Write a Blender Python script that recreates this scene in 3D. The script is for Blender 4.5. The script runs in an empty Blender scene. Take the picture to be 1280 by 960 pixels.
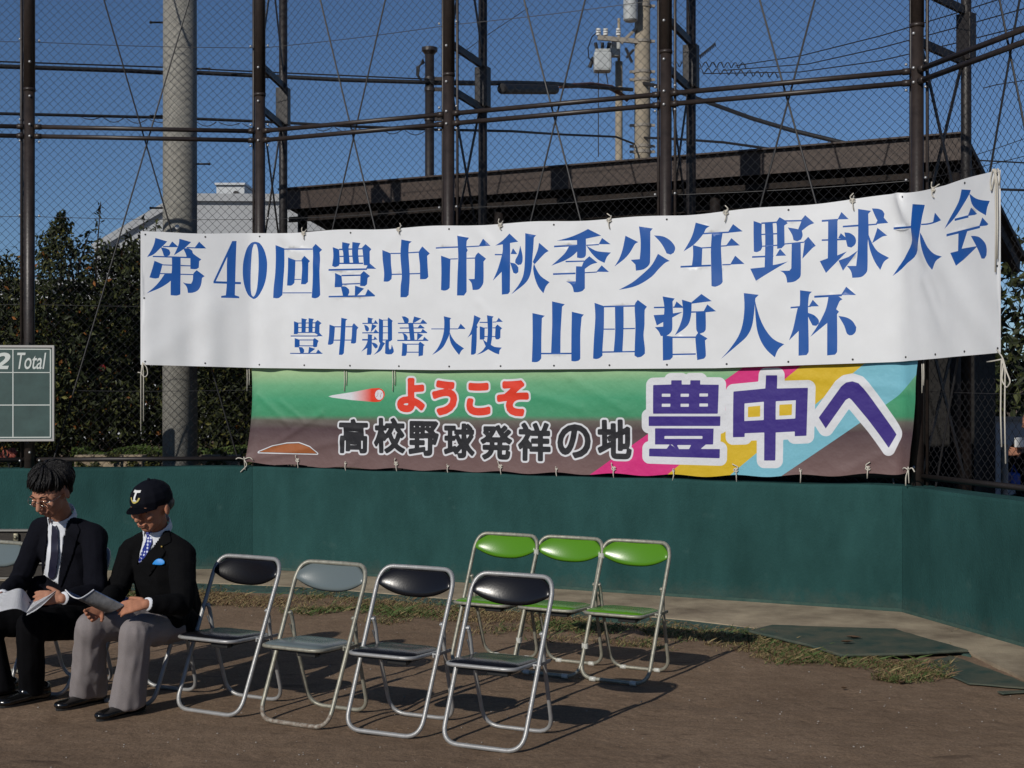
import bpy, bmesh, math, random
import numpy as np
from mathutils import Vector, Matrix, noise
from mathutils.geometry import delaunay_2d_cdt
from mathutils.bvhtree import BVHTree
R = math.radians
random.seed(7); np.random.seed(7)
SC = bpy.context.scene
COL = SC.collection

# ---------------------------------------------------------------- camera, sky, sun, exposure
CAMZ, FPX = 1.6, 1750.0
KY = .673              # distances were first estimated for a longer lens; this scales them
cam = bpy.data.cameras.new('camera'); camo = bpy.data.objects.new('camera', cam); COL.objects.link(camo)
cam.sensor_width = 36; cam.lens = 36*FPX/1280; cam.clip_end = 4000; cam.clip_start = 0.1
camo.location = (0, 0, CAMZ); camo.rotation_euler = (R(90), 0, 0)
SC.camera = camo
SUN_TRAVEL = Vector((0.469, 0.741, -0.480)).normalized()
w = bpy.data.worlds.new('World'); SC.world = w; w.use_nodes = True
nt = w.node_tree; bg = nt.nodes['Background']
sky = nt.nodes.new('ShaderNodeTexSky'); sky.sky_type = 'NISHITA'; sky.sun_disc = False
sky.sun_elevation = math.asin(-SUN_TRAVEL.z)
sky.sun_rotation = math.atan2(-SUN_TRAVEL.x, -SUN_TRAVEL.y)
sky.air_density = 0.95; sky.dust_density = 0.1; sky.ozone_density = 5.5; sky.altitude = 2500
nt.links.new(sky.outputs[0], bg.inputs[0]); bg.inputs[1].default_value = 0.058
sl = bpy.data.lights.new('sun', 'SUN'); sl.energy = 3.0; sl.angle = R(0.53); sl.color = (1.0, 0.95, 0.87)
so = bpy.data.objects.new('sun', sl); COL.objects.link(so)
so.rotation_euler = SUN_TRAVEL.to_track_quat('-Z', 'Y').to_euler(); so.location = (-6, -10, 9)
SC.view_settings.view_transform = 'Standard'; SC.view_settings.look = 'None'
SC.view_settings.exposure = 0.0; SC.view_settings.gamma = 1.0
SC.render.engine = 'CYCLES'
SC.cycles.max_bounces = 5; SC.cycles.use_denoising = True

# ---------------------------------------------------------------- helpers
def W(px, py, Y):            # a point of the photograph at distance Y
    Y *= KY; return Vector(((px-640)/FPX*Y, Y, CAMZ-(py-480)/FPX*Y))
def GP(px, py, z=0.0):       # the same, on the ground
    Y = (CAMZ-z)*FPX/(py-480); return Vector(((px-640)/FPX*Y, Y, z))

def mat(name, col, rough=.7, metal=0, spec=.5, vary=0, vscale=8, bump=0, bscale=60, col2=None, coat=0, detail=6, stretch=None):
    m = bpy.data.materials.new(name); m.use_nodes = True
    t = m.node_tree; N = t.nodes; L = t.links; b = N['Principled BSDF']
    b.inputs['Base Color'].default_value = (*col, 1); b.inputs['Roughness'].default_value = rough
    b.inputs['Metallic'].default_value = metal; b.inputs['Specular IOR Level'].default_value = spec
    b.inputs['Coat Weight'].default_value = coat
    tc = N.new('ShaderNodeTexCoord'); src = tc.outputs['Object']
    if stretch:
        mp = N.new('ShaderNodeMapping'); mp.inputs['Scale'].default_value = stretch
        L.new(src, mp.inputs[0]); src = mp.outputs[0]
    if vary:
        n = N.new('ShaderNodeTexNoise'); n.inputs['Scale'].default_value = vscale
        n.inputs['Detail'].default_value = detail; n.inputs['Roughness'].default_value = .65
        L.new(src, n.inputs['Vector'])
        r = N.new('ShaderNodeValToRGB'); L.new(n.outputs['Fac'], r.inputs[0])
        c2 = col2 if col2 else tuple(min(1, c*(1+vary)) for c in col)
        c1 = tuple(c*(1-vary) for c in col)
        r.color_ramp.elements[0].position = .3; r.color_ramp.elements[1].position = .7
        r.color_ramp.elements[0].color = (*c1, 1); r.color_ramp.elements[1].color = (*c2, 1)
        L.new(r.outputs[0], b.inputs['Base Color'])
    if bump:
        n2 = N.new('ShaderNodeTexNoise'); n2.inputs['Scale'].default_value = bscale; n2.inputs['Detail'].default_value = 4
        L.new(src, n2.inputs['Vector'])
        bm_ = N.new('ShaderNodeBump'); bm_.inputs['Strength'].default_value = bump; bm_.inputs['Distance'].default_value = .01
        L.new(n2.outputs['Fac'], bm_.inputs['Height']); L.new(bm_.outputs[0], b.inputs['Normal'])
    return m

def tag(o, label=None, cat=None, group=None, kind=None):
    if label: o['label'] = label
    if cat: o['category'] = cat
    if group: o['group'] = group
    if kind: o['kind'] = kind
    return o
def empty(name, loc=(0, 0, 0), rz=0, **k):
    o = bpy.data.objects.new(name, None); COL.objects.link(o); o.location = loc; o.rotation_euler = (0, 0, rz)
    o.empty_display_size = .1
    return tag(o, **k)
def world_of(p):
    m = Matrix.Identity(4)
    while p is not None:
        m = Matrix.LocRotScale(p.location, p.rotation_euler, p.scale) @ m
        p = p.parent
    return m
def link(name, me, m=None, parent=None, world=True, smooth=False):
    """link mesh data as ONE object; with world=True the vertices are given in world space"""
    o = bpy.data.objects.new(name, me); COL.objects.link(o)
    if m is not None:
        for x in (m if isinstance(m, (list, tuple)) else [m]): me.materials.append(x)
    if parent is not None:
        if world: me.transform(world_of(parent).inverted())
        o.parent = parent
    if smooth: me.polygons.foreach_set('use_smooth', [True]*len(me.polygons))
    return o
def obj(name, bm, m=None, parent=None, world=True, smooth=False):
    me = bpy.data.meshes.new(name); bm.normal_update(); bm.to_mesh(me); bm.free()
    return link(name, me, m, parent, world, smooth)
def pyobj(name, V, F, m=None, parent=None, world=True, smooth=False, mi=None):
    me = bpy.data.meshes.new(name); me.from_pydata([tuple(v) for v in V], [], F); me.update()
    o = link(name, me, m, parent, world, smooth)
    if mi is not None: me.polygons.foreach_set('material_index', mi)
    return o
def NB(): return bmesh.new()
def box(bm, c, s, rz=0, axes=None, bev=0):
    """box centre c, full sizes s; axes = 3 unit vectors or a turn about z"""
    if axes is None: axes = [Vector((math.cos(rz), math.sin(rz), 0)), Vector((-math.sin(rz), math.cos(rz), 0)), Vector((0, 0, 1))]
    c = Vector(c); vs = []
    for i in (-.5, .5):
        for j in (-.5, .5):
            for k in (-.5, .5):
                vs.append(bm.verts.new(c+axes[0]*s[0]*i+axes[1]*s[1]*j+axes[2]*s[2]*k))
    fs = [bm.faces.new([vs[a] for a in q]) for q in ((0, 1, 3, 2), (4, 6, 7, 5), (0, 4, 5, 1), (2, 3, 7, 6), (0, 2, 6, 4), (1, 5, 7, 3))]
    bmesh.ops.recalc_face_normals(bm, faces=fs)
    if bev:
        es = list({e for f in fs for e in f.edges})
        bmesh.ops.bevel(bm, geom=es, offset=bev, segments=2, affect='EDGES', profile=.6)
def beam(bm, a, b, wd, ht, up=Vector((0, 0, 1)), bev=0):
    a = Vector(a); b = Vector(b); d = (b-a); l = d.length; d.normalize()
    s = d.cross(up); s.normalize(); u = s.cross(d)
    box(bm, (a+b)/2, (l, wd, ht), axes=[d, s, u], bev=bev)
def tube(bm, pts, r, seg=8, closed=False, cap=True, flat=1.0):
    pts = [Vector(p) for p in pts]; n = len(pts)
    rr = r if isinstance(r, (list, tuple)) else [r]*n
    T = []
    for i in range(n):
        if closed: t = pts[(i+1) % n]-pts[i-1]
        else: t = pts[min(i+1, n-1)]-pts[max(i-1, 0)]
        T.append(t.normalized())
    u = T[0].orthogonal().normalized(); rings = []
    for i in range(n):
        u = (u-T[i]*u.dot(T[i]))
        if u.length < 1e-6: u = T[i].orthogonal()
        u.normalize(); v = T[i].cross(u)
        rings.append([bm.verts.new(pts[i]+(u*math.cos(2*math.pi*k/seg)+v*math.sin(2*math.pi*k/seg)*flat)*rr[i]) for k in range(seg)])
    for i in range(n if closed else n-1):
        a, b = rings[i], rings[(i+1) % n]; off = 0
        if closed and i == n-1:
            off = min(range(seg), key=lambda o: sum((a[k].co-b[(k+o) % seg].co).length for k in range(seg)))
        for k in range(seg):
            bm.faces.new([a[k], a[(k+1) % seg], b[(k+1+off) % seg], b[(k+off) % seg]])
    if cap and not closed:
        bm.faces.new(rings[0][::-1]); bm.faces.new(rings[-1])
def fillet(pts, rad, n=5, closed=False):
    pts = [Vector(p) for p in pts]; out = []; N = len(pts)
    for i in range(N):
        if not closed and i in (0, N-1): out.append(pts[i]); continue
        p = pts[i]; a = pts[i-1]; b = pts[(i+1) % N]
        r_ = rad[i] if isinstance(rad, (list, tuple)) else rad
        d1 = (a-p); d2 = (b-p); r1 = min(r_, d1.length*.48); r2 = min(r_, d2.length*.48)
        s = p+d1.normalized()*r1; e = p+d2.normalized()*r2
        for k in range(n+1):
            t = k/n; out.append(s*(1-t)**2+p*2*t*(1-t)+e*t*t)
    return out
def ball(bm, c, r, seg=8, sc=(1, 1, 1), rot=None):
    m = Matrix.Translation(Vector(c))
    if rot is not None: m = m @ rot
    m = m @ Matrix.Diagonal((r*sc[0], r*sc[1], r*sc[2], 1))
    bmesh.ops.create_uvsphere(bm, u_segments=seg, v_segments=max(4, seg//2+1), radius=1, matrix=m)
def prism(bm, poly, z0, z1, bev=0):
    vb = [bm.verts.new((p[0], p[1], z0)) for p in poly]; vt = [bm.verts.new((p[0], p[1], z1)) for p in poly]
    n = len(poly); fs = [bm.faces.new(vb[::-1]), bm.faces.new(vt)]
    for i in range(n): fs.append(bm.faces.new([vb[i], vb[(i+1) % n], vt[(i+1) % n], vt[i]]))
    bmesh.ops.recalc_face_normals(bm, faces=fs)

# ---------------------------------------------------------------- materials
M = {}
M['steel_brown'] = mat('brown_painted_steel', (.030, .022, .019), .42, vary=.35, vscale=14, bump=.15)
M['steel_dark'] = mat('dark_brown_steel', (.016, .012, .011), .5, vary=.3)
M['wire'] = mat('dark_coated_wire', (.014, .013, .014), .5)
M['bolt'] = mat('zinc_bolt', (.5, .5, .5), .4, metal=.6)
M['wall_green'] = mat('green_wall_pad', (.016, .066, .062), .85, spec=.2, vary=.28, vscale=3, bump=.6, bscale=120, stretch=(1, 1, .45), col2=(.024, .084, .080), detail=10)
def weather(m, z0, z1, dirt, amt, spots=None):
    """splashed dirt near the foot, and pale scuffs, mixed over a material's colour"""
    t = m.node_tree; N = t.nodes; L = t.links; b = N['Principled BSDF']; src = b.inputs['Base Color'].links[0].from_socket
    ge = N.new('ShaderNodeNewGeometry'); sp = N.new('ShaderNodeSeparateXYZ'); L.new(ge.outputs['Position'], sp.inputs[0])
    mr = N.new('ShaderNodeMapRange'); mr.inputs[1].default_value = z1; mr.inputs[2].default_value = z0; L.new(sp.outputs[2], mr.inputs[0])
    n = N.new('ShaderNodeTexNoise'); n.inputs['Scale'].default_value = 11; n.inputs['Detail'].default_value = 9; n.inputs['Roughness'].default_value = .7; L.new(ge.outputs['Position'], n.inputs['Vector'])
    mu = N.new('ShaderNodeMath'); mu.operation = 'MULTIPLY'; L.new(mr.outputs[0], mu.inputs[0]); L.new(n.outputs[0], mu.inputs[1])
    r = N.new('ShaderNodeMapRange'); r.inputs[1].default_value = .25; r.inputs[2].default_value = .6; r.inputs[4].default_value = amt; L.new(mu.outputs[0], r.inputs[0])
    mx = N.new('ShaderNodeMix'); mx.data_type = 'RGBA'; L.new(r.outputs[0], mx.inputs[0]); L.new(src, mx.inputs[6]); mx.inputs[7].default_value = (*dirt, 1); out = mx.outputs[2]
    if spots:
        n2 = N.new('ShaderNodeTexNoise'); n2.inputs['Scale'].default_value = spots; n2.inputs['Detail'].default_value = 5; L.new(ge.outputs['Position'], n2.inputs['Vector'])
        r2 = N.new('ShaderNodeMapRange'); r2.inputs[1].default_value = .66; r2.inputs[2].default_value = .74; r2.inputs[4].default_value = .35; L.new(n2.outputs[0], r2.inputs[0])
        m2 = N.new('ShaderNodeMix'); m2.data_type = 'RGBA'; L.new(r2.outputs[0], m2.inputs[0]); L.new(out, m2.inputs[6]); m2.inputs[7].default_value = (.06, .12, .11, 1); out = m2.outputs[2]
    L.new(out, b.inputs['Base Color'])
weather(M['wall_green'], 0, .30, (.13, .11, .08), .28, 4.5)
M['concrete'] = mat('worn_concrete', (.24, .18, .12), .9, vary=.35, vscale=2.2, bump=.5, bscale=90, col2=(.48, .39, .27), detail=10)
M['pole'] = mat('concrete_pole', (.27, .26, .23), .85, vary=.14, vscale=9, bump=.3, bscale=110, detail=9)
M['turf'] = mat('green_turf_mat', (.028, .085, .072), .9, vary=.3, vscale=10, bump=.5, bscale=300, col2=(.06, .11, .09), detail=9)
M['turf_mat'] = mat('faded_turf_mat', (.036, .088, .078), .95, spec=.15, vary=.15, vscale=5, bump=.8, bscale=260, col2=(.15, .14, .10), detail=12)
M['chrome'] = mat('silver_painted_tube', (.36, .36, .355), .42, metal=.35, vary=.12, vscale=30, bump=.1, bscale=200)
M['chrome_old'] = mat('aged_silver_tube', (.30, .29, .235), .45, metal=.3, vary=.3, vscale=35, bump=.1)
M['rust'] = mat('rusty_tube', (.24, .13, .08), .7, metal=.2, vary=.5, vscale=60, col2=(.42, .40, .34))
M['vinyl_black'] = mat('black_vinyl', (.007, .007, .009), .25, spec=.42, bump=.03, bscale=90)
M['vinyl_grey'] = mat('grey_vinyl', (.125, .155, .160), .27, spec=.45, bump=.03, bscale=160)
M['vinyl_green'] = mat('green_vinyl', (.085, .24, .012), .26, spec=.45, bump=.03, bscale=160)
M['plastic_black'] = mat('black_plastic', (.012, .012, .012), .5)
M['plastic_clear'] = mat('milky_plastic_clip', (.55, .55, .50), .3)
M['suit_navy'] = mat('dark_navy_wool', (.0045, .0048, .0085), .9, spec=.12, vary=.3, vscale=120, bump=.3, bscale=500)
M['suit_black'] = mat('black_wool', (.0036, .0036, .0042), .9, spec=.12, vary=.3, vscale=120, bump=.3, bscale=500)
M['trouser_black'] = mat('black_trouser_cloth', (.003, .003, .004), .9, spec=.1, bump=.3, bscale=400)
M['trouser_grey'] = mat('grey_flannel', (.225, .200, .198), .9, vary=.10, vscale=180, bump=.3, bscale=600)
M['shirt'] = mat('white_shirt', (.72, .74, .78), .8)
M['skin'] = mat('skin', (.40, .19, .12), .7, spec=.25, vary=.12, vscale=25, bump=.15, bscale=150)
M['skin2'] = mat('tanned_skin', (.42, .185, .11), .7, spec=.25, vary=.15, vscale=25, bump=.2, bscale=150)
M['hair'] = mat('black_hair', (.006, .005, .005), .5, spec=.3, vary=.4, vscale=40, bump=.8, bscale=220, stretch=(1, 1, .25))
M['cap'] = mat('navy_cap_cloth', (.004, .0045, .009), .85, spec=.15, bump=.3, bscale=400)
M['shoe'] = mat('polished_black_leather', (.006, .006, .006), .18, spec=.7)
M['sock'] = mat('pale_lilac_sock', (.22, .23, .33), .9)
M['tie_navy'] = mat('navy_tie', (.012, .012, .03), .5)
M['white'] = mat('white_plastic', (.75, .75, .73), .5)
M['paper'] = mat('paper', (.82, .83, .85), .7)
M['paper_blue'] = mat('pale_blue_print', (.20, .30, .50), .6)
M['paper_grey'] = mat('grey_print', (.30, .30, .30), .5, vary=.4, vscale=25, col2=(.52, .50, .48))
M['pocket'] = mat('bright_blue_silk', (.03, .28, .75), .45)
M['gold'] = mat('gold_metal', (.7, .5, .15), .3, metal=.9)
M['glassmetal'] = mat('spectacle_metal', (.6, .58, .52), .2, metal=1)
M['rope'] = mat('white_cotton_cord', (.62, .58, .50), .9, bump=.4, bscale=500)
M['bench'] = mat('weathered_dark_wood', (.030, .024, .018), .7, vary=.4, vscale=10, bump=.3, stretch=(1, 8, 8))
M['bench_metal'] = mat('galvanised_trim', (.30, .29, .26), .45, metal=.5)
M['board'] = mat('chalkboard_green', (.045, .085, .078), .55, vary=.25, vscale=6, detail=8)
M['line_white'] = mat('white_board_line', (.66, .70, .66), .6)
M['alu'] = mat('aluminium_frame', (.50, .48, .45), .45, metal=.3)
M['roof_brown'] = mat('brown_roof_metal', (.052, .034, .026), .6, vary=.25, vscale=6, bump=.1, stretch=(1, 1, 6))
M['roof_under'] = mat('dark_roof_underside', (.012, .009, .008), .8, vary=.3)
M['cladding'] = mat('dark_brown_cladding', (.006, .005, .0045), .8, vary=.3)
M['bldg'] = mat('pale_grey_hall', (.36, .37, .38), .8, vary=.06, vscale=.6)
M['bldg_w'] = mat('white_housing', (.55, .57, .58), .7)
M['util_pole'] = mat('tan_concrete_pole', (.30, .255, .19), .85, vary=.15, vscale=5)
M['cable'] = mat('black_cable', (.010, .010, .012), .6)
M['cable_red'] = mat('reddish_cable', (.11, .045, .032), .6)
M['trans'] = mat('grey_transformer', (.42, .44, .44), .5, vary=.1)
M['bark'] = mat('bark', (.045, .032, .022), .9, vary=.3, bump=.5)
M['leaf_a'] = mat('dark_leaf', (.026, .034, .012), .6, spec=.25)
M['leaf_b'] = mat('mid_leaf', (.060, .068, .020), .6, spec=.25)
M['leaf_c'] = mat('yellow_green_leaf', (.13, .125, .032), .6, spec=.2)
M['leaf_o'] = mat('autumn_leaf', (.22, .085, .022), .7, spec=.2)
M['leaf_hedge'] = mat('hedge_leaf', (.085, .135, .026), .6)
M['blade_g'] = mat('grass_blade_green', (.07, .11, .025), .7)
M['blade_y'] = mat('grass_blade_straw', (.25, .19, .085), .8)
M['blade_b'] = mat('grass_blade_brown', (.15, .085, .045), .8)
M['dead'] = mat('dead_leaf', (.20, .13, .08), .8)
M['stone'] = mat('pebble', (.30, .27, .24), .9)
M['red'] = mat('red_petal', (.5, .02, .02), .6)
M['blue_bag'] = mat('blue_bag', (.01, .06, .35), .5)
M['greymetal'] = mat('grey_metal_pole', (.27, .24, .20), .6, vary=.1)
# ---------------------------------------------------------------- ground
def ground_material():
    m = bpy.data.materials.new('brown_infield_clay'); m.use_nodes = True
    t = m.node_tree; N = t.nodes; L = t.links; b = N['Principled BSDF']; b.inputs['Roughness'].default_value = .95
    b.inputs['Specular IOR Level'].default_value = .2
    tc = N.new('ShaderNodeTexCoord')
    def nz(s, d=8, rg=.6, vec=None):
        n = N.new('ShaderNodeTexNoise'); n.inputs['Scale'].default_value = s; n.inputs['Detail'].default_value = d
        n.inputs['Roughness'].default_value = rg; L.new(vec or tc.outputs['Object'], n.inputs['Vector']); return n
    def ramp(src, p0, c0, p1, c1):
        r = N.new('ShaderNodeValToRGB'); L.new(src, r.inputs[0]); e = r.color_ramp.elements
        e[0].position = p0; e[0].color = (*c0, 1); e[1].position = p1; e[1].color = (*c1, 1); return r
    def mix(f, a, b_, blend='MIX'):
        x = N.new('ShaderNodeMix'); x.data_type = 'RGBA'; x.blend_type = blend
        if isinstance(f, (int, float)): x.inputs[0].default_value = f
        else: L.new(f, x.inputs[0])
        L.new(a, x.inputs[6]); L.new(b_, x.inputs[7]); return x.outputs[2]
    big = ramp(nz(.9).outputs[0], .3, (.196, .133, .087), .7, (.272, .190, .127))
    fine = ramp(nz(70, 6, .7).outputs[0], .3, (.62, .62, .62), .72, (1.25, 1.25, 1.25))
    c = mix(1.0, big.outputs[0], fine.outputs[0], 'MULTIPLY')
    mid = ramp(nz(9, 6, .7).outputs[0], .30, (.80, .78, .76), .65, (1.08, 1.08, 1.08))
    c = mix(1.0, c, mid.outputs[0], 'MULTIPLY')
    mp = N.new('ShaderNodeMapping'); mp.inputs['Rotation'].default_value = (0, 0, .6); mp.inputs['Scale'].default_value = (3, 9, 1)
    L.new(tc.outputs['Object'], mp.inputs[0])
    scuff = ramp(nz(1.1, 4, .6, mp.outputs[0]).outputs[0], .60, (0, 0, 0), .70, (.60, .60, .60))
    dk = N.new('ShaderNodeRGB'); dk.outputs[0].default_value = (.065, .042, .030, 1)
    c = mix(scuff.outputs[0], c, dk.outputs[0])
    L.new(c, b.inputs['Base Color'])
    h1 = nz(120, 5, .7); h2 = nz(14, 5, .6)
    a = N.new('ShaderNodeMath'); a.operation = 'MULTIPLY_ADD'; L.new(h1.outputs[0], a.inputs[0]); a.inputs[1].default_value = .25; L.new(h2.outputs[0], a.inputs[2])
    bp = N.new('ShaderNodeBump'); bp.inputs['Strength'].default_value = .55; bp.inputs['Distance'].default_value = .025
    L.new(a.outputs[0], bp.inputs['Height']); L.new(bp.outputs[0], b.inputs['Normal'])
    return m
M['clay'] = ground_material()
bm = NB()
xs = [-3000, -400, -60]+[-9+i*.15 for i in range(35)]+[-3.7+i*.06 for i in range(128)]+[4.0+i*.15 for i in range(34)]+[60, 400, 3000]
ys = [-200, 0]+[3.3+i*.06 for i in range(101)]+[9.4+i*.15 for i in range(20)]+[30, 60, 400, 3500]
dents = [(random.uniform(-3.2, 3.6), random.uniform(4.6, 9.3), random.uniform(.05, .11), random.uniform(.006, .014)) for _ in range(150)]
def dent(x, y):
    return -sum(h*math.exp(-((x-a)**2+((y-b)*1.0)**2)/(r*r)) for a, b, r, h in dents if abs(x-a) < r*2.5 and abs(y-b) < r*2.5)
gv = [[bm.verts.new((x, y, (noise.noise(Vector((x*.9, y*.9, 0)))*.008+noise.noise(Vector((x*3, y*3, 5)))*.004+dent(x, y) if (-9 < x < 9 and 3.3 < y < 12.2) else 0))) for x in xs] for y in ys]
for j in range(len(ys)-1):
    for i in range(len(xs)-1): bm.faces.new([gv[j][i], gv[j][i+1], gv[j+1][i+1], gv[j+1][i]])
tag(obj('ground', bm, M['clay'], smooth=True), kind='structure')

# wall line: left corner WA, right corner WB (field side, at the ground)
WA = Vector((-2.23, 12.02, 0)); WB = Vector((2.71, 9.72, 0))
DL = Vector((-.994, -.111, 0)).normalized(); DM = (WB-WA).normalized(); DR = Vector((.277, -.961, 0)).normalized()
WL = WA+DL*9; WR = WB+DR*9
def offs(d):                 # the wall line moved d outward (away from the field)
    nl = Vector((DL.y, -DL.x, 0)); nl = nl if nl.y > 0 else -nl
    nm = Vector((-DM.y, DM.x, 0)); nr = Vector((-DR.y, DR.x, 0))
    nm = nm if nm.y > 0 else -nm; nr = nr if nr.x > 0 else -nr
    ca = (nl+nm)/(1+nl.dot(nm)); cb = (nm+nr)/(1+nm.dot(nr))
    return [WL+nl*d, WA+ca*d, WB+cb*d, WR+nr*d]
# concrete apron, turf strip and loose mats
apron_front = [(-160, 727), (250, 731), (380, 736), (560, 751), (700, 764), (860, 778), (960, 790), (1115, 793), (1212, 819), (1290, 856), (1420, 930)]
bk = offs(.02)
def sheet(name, poly2, z, m, **k):
    bm = NB(); vs, es, fs = [], [], []
    n = len(poly2); pts = [Vector((p[0], p[1])) for p in poly2]
    r = delaunay_2d_cdt(pts, [(i, (i+1) % n) for i in range(n)], [list(range(n))], 1, 1e-4, False)
    vv = [bm.verts.new((p.x, p.y, z)) for p in r[0]]
    for f in r[2]: bm.faces.new([vv[i] for i in f])
    bmesh.ops.recalc_face_normals(bm, faces=bm.faces)
    if bm.faces[:] and sum(f.normal.z for f in bm.faces) < 0: bmesh.ops.reverse_faces(bm, faces=bm.faces)
    return tag(obj(name, bm, m), **k)
fr = [GP(*p) for p in apron_front]
poly = [bk[3], bk[2], bk[1], WL+Vector((1.5, .24, 0))]+fr
bm = NB(); prism(bm, [(p.x, p.y) for p in poly], -.05, .018)
tag(obj('concrete_apron', bm, M['concrete']), kind='structure')
strip = [GP(p[0], p[1]-.3) for p in apron_front[:9]]+[GP(p[0]+2, p[1]+d) for p, d in list(zip(apron_front[:9], [9, 9, 7, 6, 7, 9, 9, 5, 3]))[::-1]]
bm = NB(); prism(bm, [(p.x, p.y) for p in strip], -.05, .012)
tag(obj('turf_strip', bm, M['turf']), kind='structure')
def mat_slab(pts, z, th, label):
    bm = NB(); P0 = [GP(*p) for p in pts]; P = []; rj = random.Random(len(label))
    for a, b in zip(P0, P0[1:]+P0[:1]):
        k = max(1, int((b-a).length/.06))
        P += [a.lerp(b, t/k)+Vector((rj.uniform(-.006, .006), rj.uniform(-.006, .006), 0)) for t in range(k)]
    prism(bm, [(p.x, p.y) for p in P], z, z+th)
    bmesh.ops.bevel(bm, geom=bm.edges[:], offset=.006, segments=1, affect='EDGES')
    return tag(obj('turf_mat', bm, M['turf_mat']), label, 'mat')
mat_slab([(965, 788), (1118, 793), (1211, 820), (1130, 824.5), (1050, 826), (1010, 813), (935, 795)], .02, .018, 'loose green turf mat lying over the concrete edge below the wall corner')
mat_slab([(1188, 822), (1236, 838), (1290, 859), (1290, 864), (1210, 857), (1150, 832)], .006, .008, 'lower green turf mat half buried in clay, right of the grass fringe')
mat_slab([(1247, 867), (1285, 865), (1285, 868), (1252, 870)], .006, .008, 'thin sliver of green turf mat in the clay at the right edge of the photo')

# grass fringe
def grass():
    bands = []
    lo = [(150, 729, 757), (250, 733, 760), (400, 739, 772), (560, 752, 792), (700, 766, 806), (800, 776, 810), (900, 783, 822), (960, 788, 834), (1030, 806, 838), (1060, 824, 846), (1120, 824, 855), (1190, 830, 856)]
    V = []; F = []; MI = []
    n = 0
    while n < 33000:
        px = random.uniform(150, 1192)
        for a, b in zip(lo, lo[1:]):
            if a[0] <= px <= b[0]:
                t = (px-a[0])/(b[0]-a[0]); y0 = a[1]+(b[1]-a[1])*t; y1 = a[2]+(b[2]-a[2])*t; break
        s = random.random(); py = y0+(y1-y0)*s
        p = GP(px, py)
        d = noise.noise(Vector((p.x*2.1, p.y*2.1, 3)))+.35*noise.noise(Vector((p.x*7, p.y*7, 1)))
        edge = 1-abs(s-.4)*1.7
        if px > 880: edge += .25
        if d*1.3+edge*.85 < .04+random.random()**.6*.72: continue
        n += 1
        gr = noise.noise(Vector((p.x*1.4+9, p.y*1.4, 0)))
        h = random.uniform(.006, .026)*(1+max(0, gr)*1.3)*(2.0 if random.random() < .02 else 1); a = random.uniform(0, 6.28); ln = random.uniform(.3, 2.6)*h
        wd = random.uniform(.002, .0045); q = Vector((math.cos(a), math.sin(a), 0)); sd = Vector((-q.y, q.x, 0))*wd
        i = len(V); z = Vector((0, 0, .004))
        V += [p+z-sd, p+z+sd, p+q*ln*.4+Vector((0, 0, h*.6))+sd*.6, p+q*ln+Vector((0, 0, h))]
        F += [(i, i+1, i+2), (i, i+2, i+3)]
        k = 0 if random.random() < .30+gr*.9 else (1 if random.random() < .62 else 2)
        MI += [k, k]
    o = pyobj('grass', V, F, [M['blade_g'], M['blade_y'], M['blade_b']], mi=MI); tag(o, 'dry straggly grass fringe between clay and turf strip', 'grass', kind='stuff')
grass()
# pebbles and leaves
bm = NB()
for i in range(420):
    p = GP(random.uniform(-20, 1300), random.uniform(760, 990)); r = random.uniform(.002, .006)
    m_ = Matrix.Translation(p+Vector((0, 0, r*.3))) @ Matrix.Rotation(random.random()*6, 4, 'Z') @ Matrix.Diagonal((r, r*random.uniform(.6, 1), r*.6, 1))
    bmesh.ops.create_icosphere(bm, subdivisions=1, radius=1, matrix=m_)
tag(obj('gravel', bm, M['stone']), 'tiny pale pebbles scattered over the brown clay', 'pebbles', kind='stuff')
def dead_leaf(px, py, s, a, label, z=.03):
    c = GP(px, py, z); bm = NB(); vs = []
    prof = [(-1, 0), (-.6, .35), (0, .5), (.6, .3), (1, 0), (.6, -.3), (0, -.5), (-.6, -.35)]
    for x, y in prof:
        X = x*math.cos(a)-y*math.sin(a); Y = x*math.sin(a)+y*math.cos(a)
        vs.append(bm.verts.new(c+Vector((X*s, Y*s, .012*abs(y)*2+.008*x*x))))
    m0 = bm.verts.new(c)
    for i in range(8): bm.faces.new([vs[i], vs[(i+1) % 8], m0])
    bmesh.ops.solidify(bm, geom=bm.faces[:], thickness=.001)
    tag(obj('fallen_leaf', bm, M['dead']), label, 'leaf')
dead_leaf(1059, 803, .045, .3, 'curled brown leaf, lower of two lying on the green turf mat', .05)
dead_leaf(1067, 797.5, .05, -.4, 'flat tan leaf, upper of two lying on the green turf mat', .045)
dead_leaf(1127, 854, .03, .8, 'small dark leaf on the clay just below the grass fringe', .008)
dead_leaf(1055, 861, .018, .2, 'tiny pale scrap on the clay below the grass, furthest left of the litter', .008)

# ---------------------------------------------------------------- padded wall
WT = .20
def wall_block(a0, a1, b0, b1, h0=.89, h1=.89):
    """a = field face, b = back face; rounded padded top edge"""
    bm = NB(); n = 34
    prof = [(0, 0.0), (0, .45), (0, .80), (.012, .868), (.035, .888), (1, .890), (1, 0)]
    rows = []
    for i in range(n+1):
        t = i/n; f = a0.lerp(a1, t); k = b0.lerp(b1, t)
        sag = .004*math.sin(t*21)+.003*math.sin(t*47+1)
        rows.append([bm.verts.new(Vector((*(f.lerp(k, u)).xy, z+(sag if z > .8 else 0)))) for u, z in prof])
    for i in range(n):
        for j in range(len(prof)-1): bm.faces.new([rows[i][j], rows[i+1][j], rows[i+1][j+1], rows[i][j+1]])
    bm.faces.new(rows[0]); bm.faces.new(rows[-1][::-1])
    bmesh.ops.recalc_face_normals(bm, faces=bm.faces)
    return bm
F0 = offs(0); K0 = offs(WT)
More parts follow.
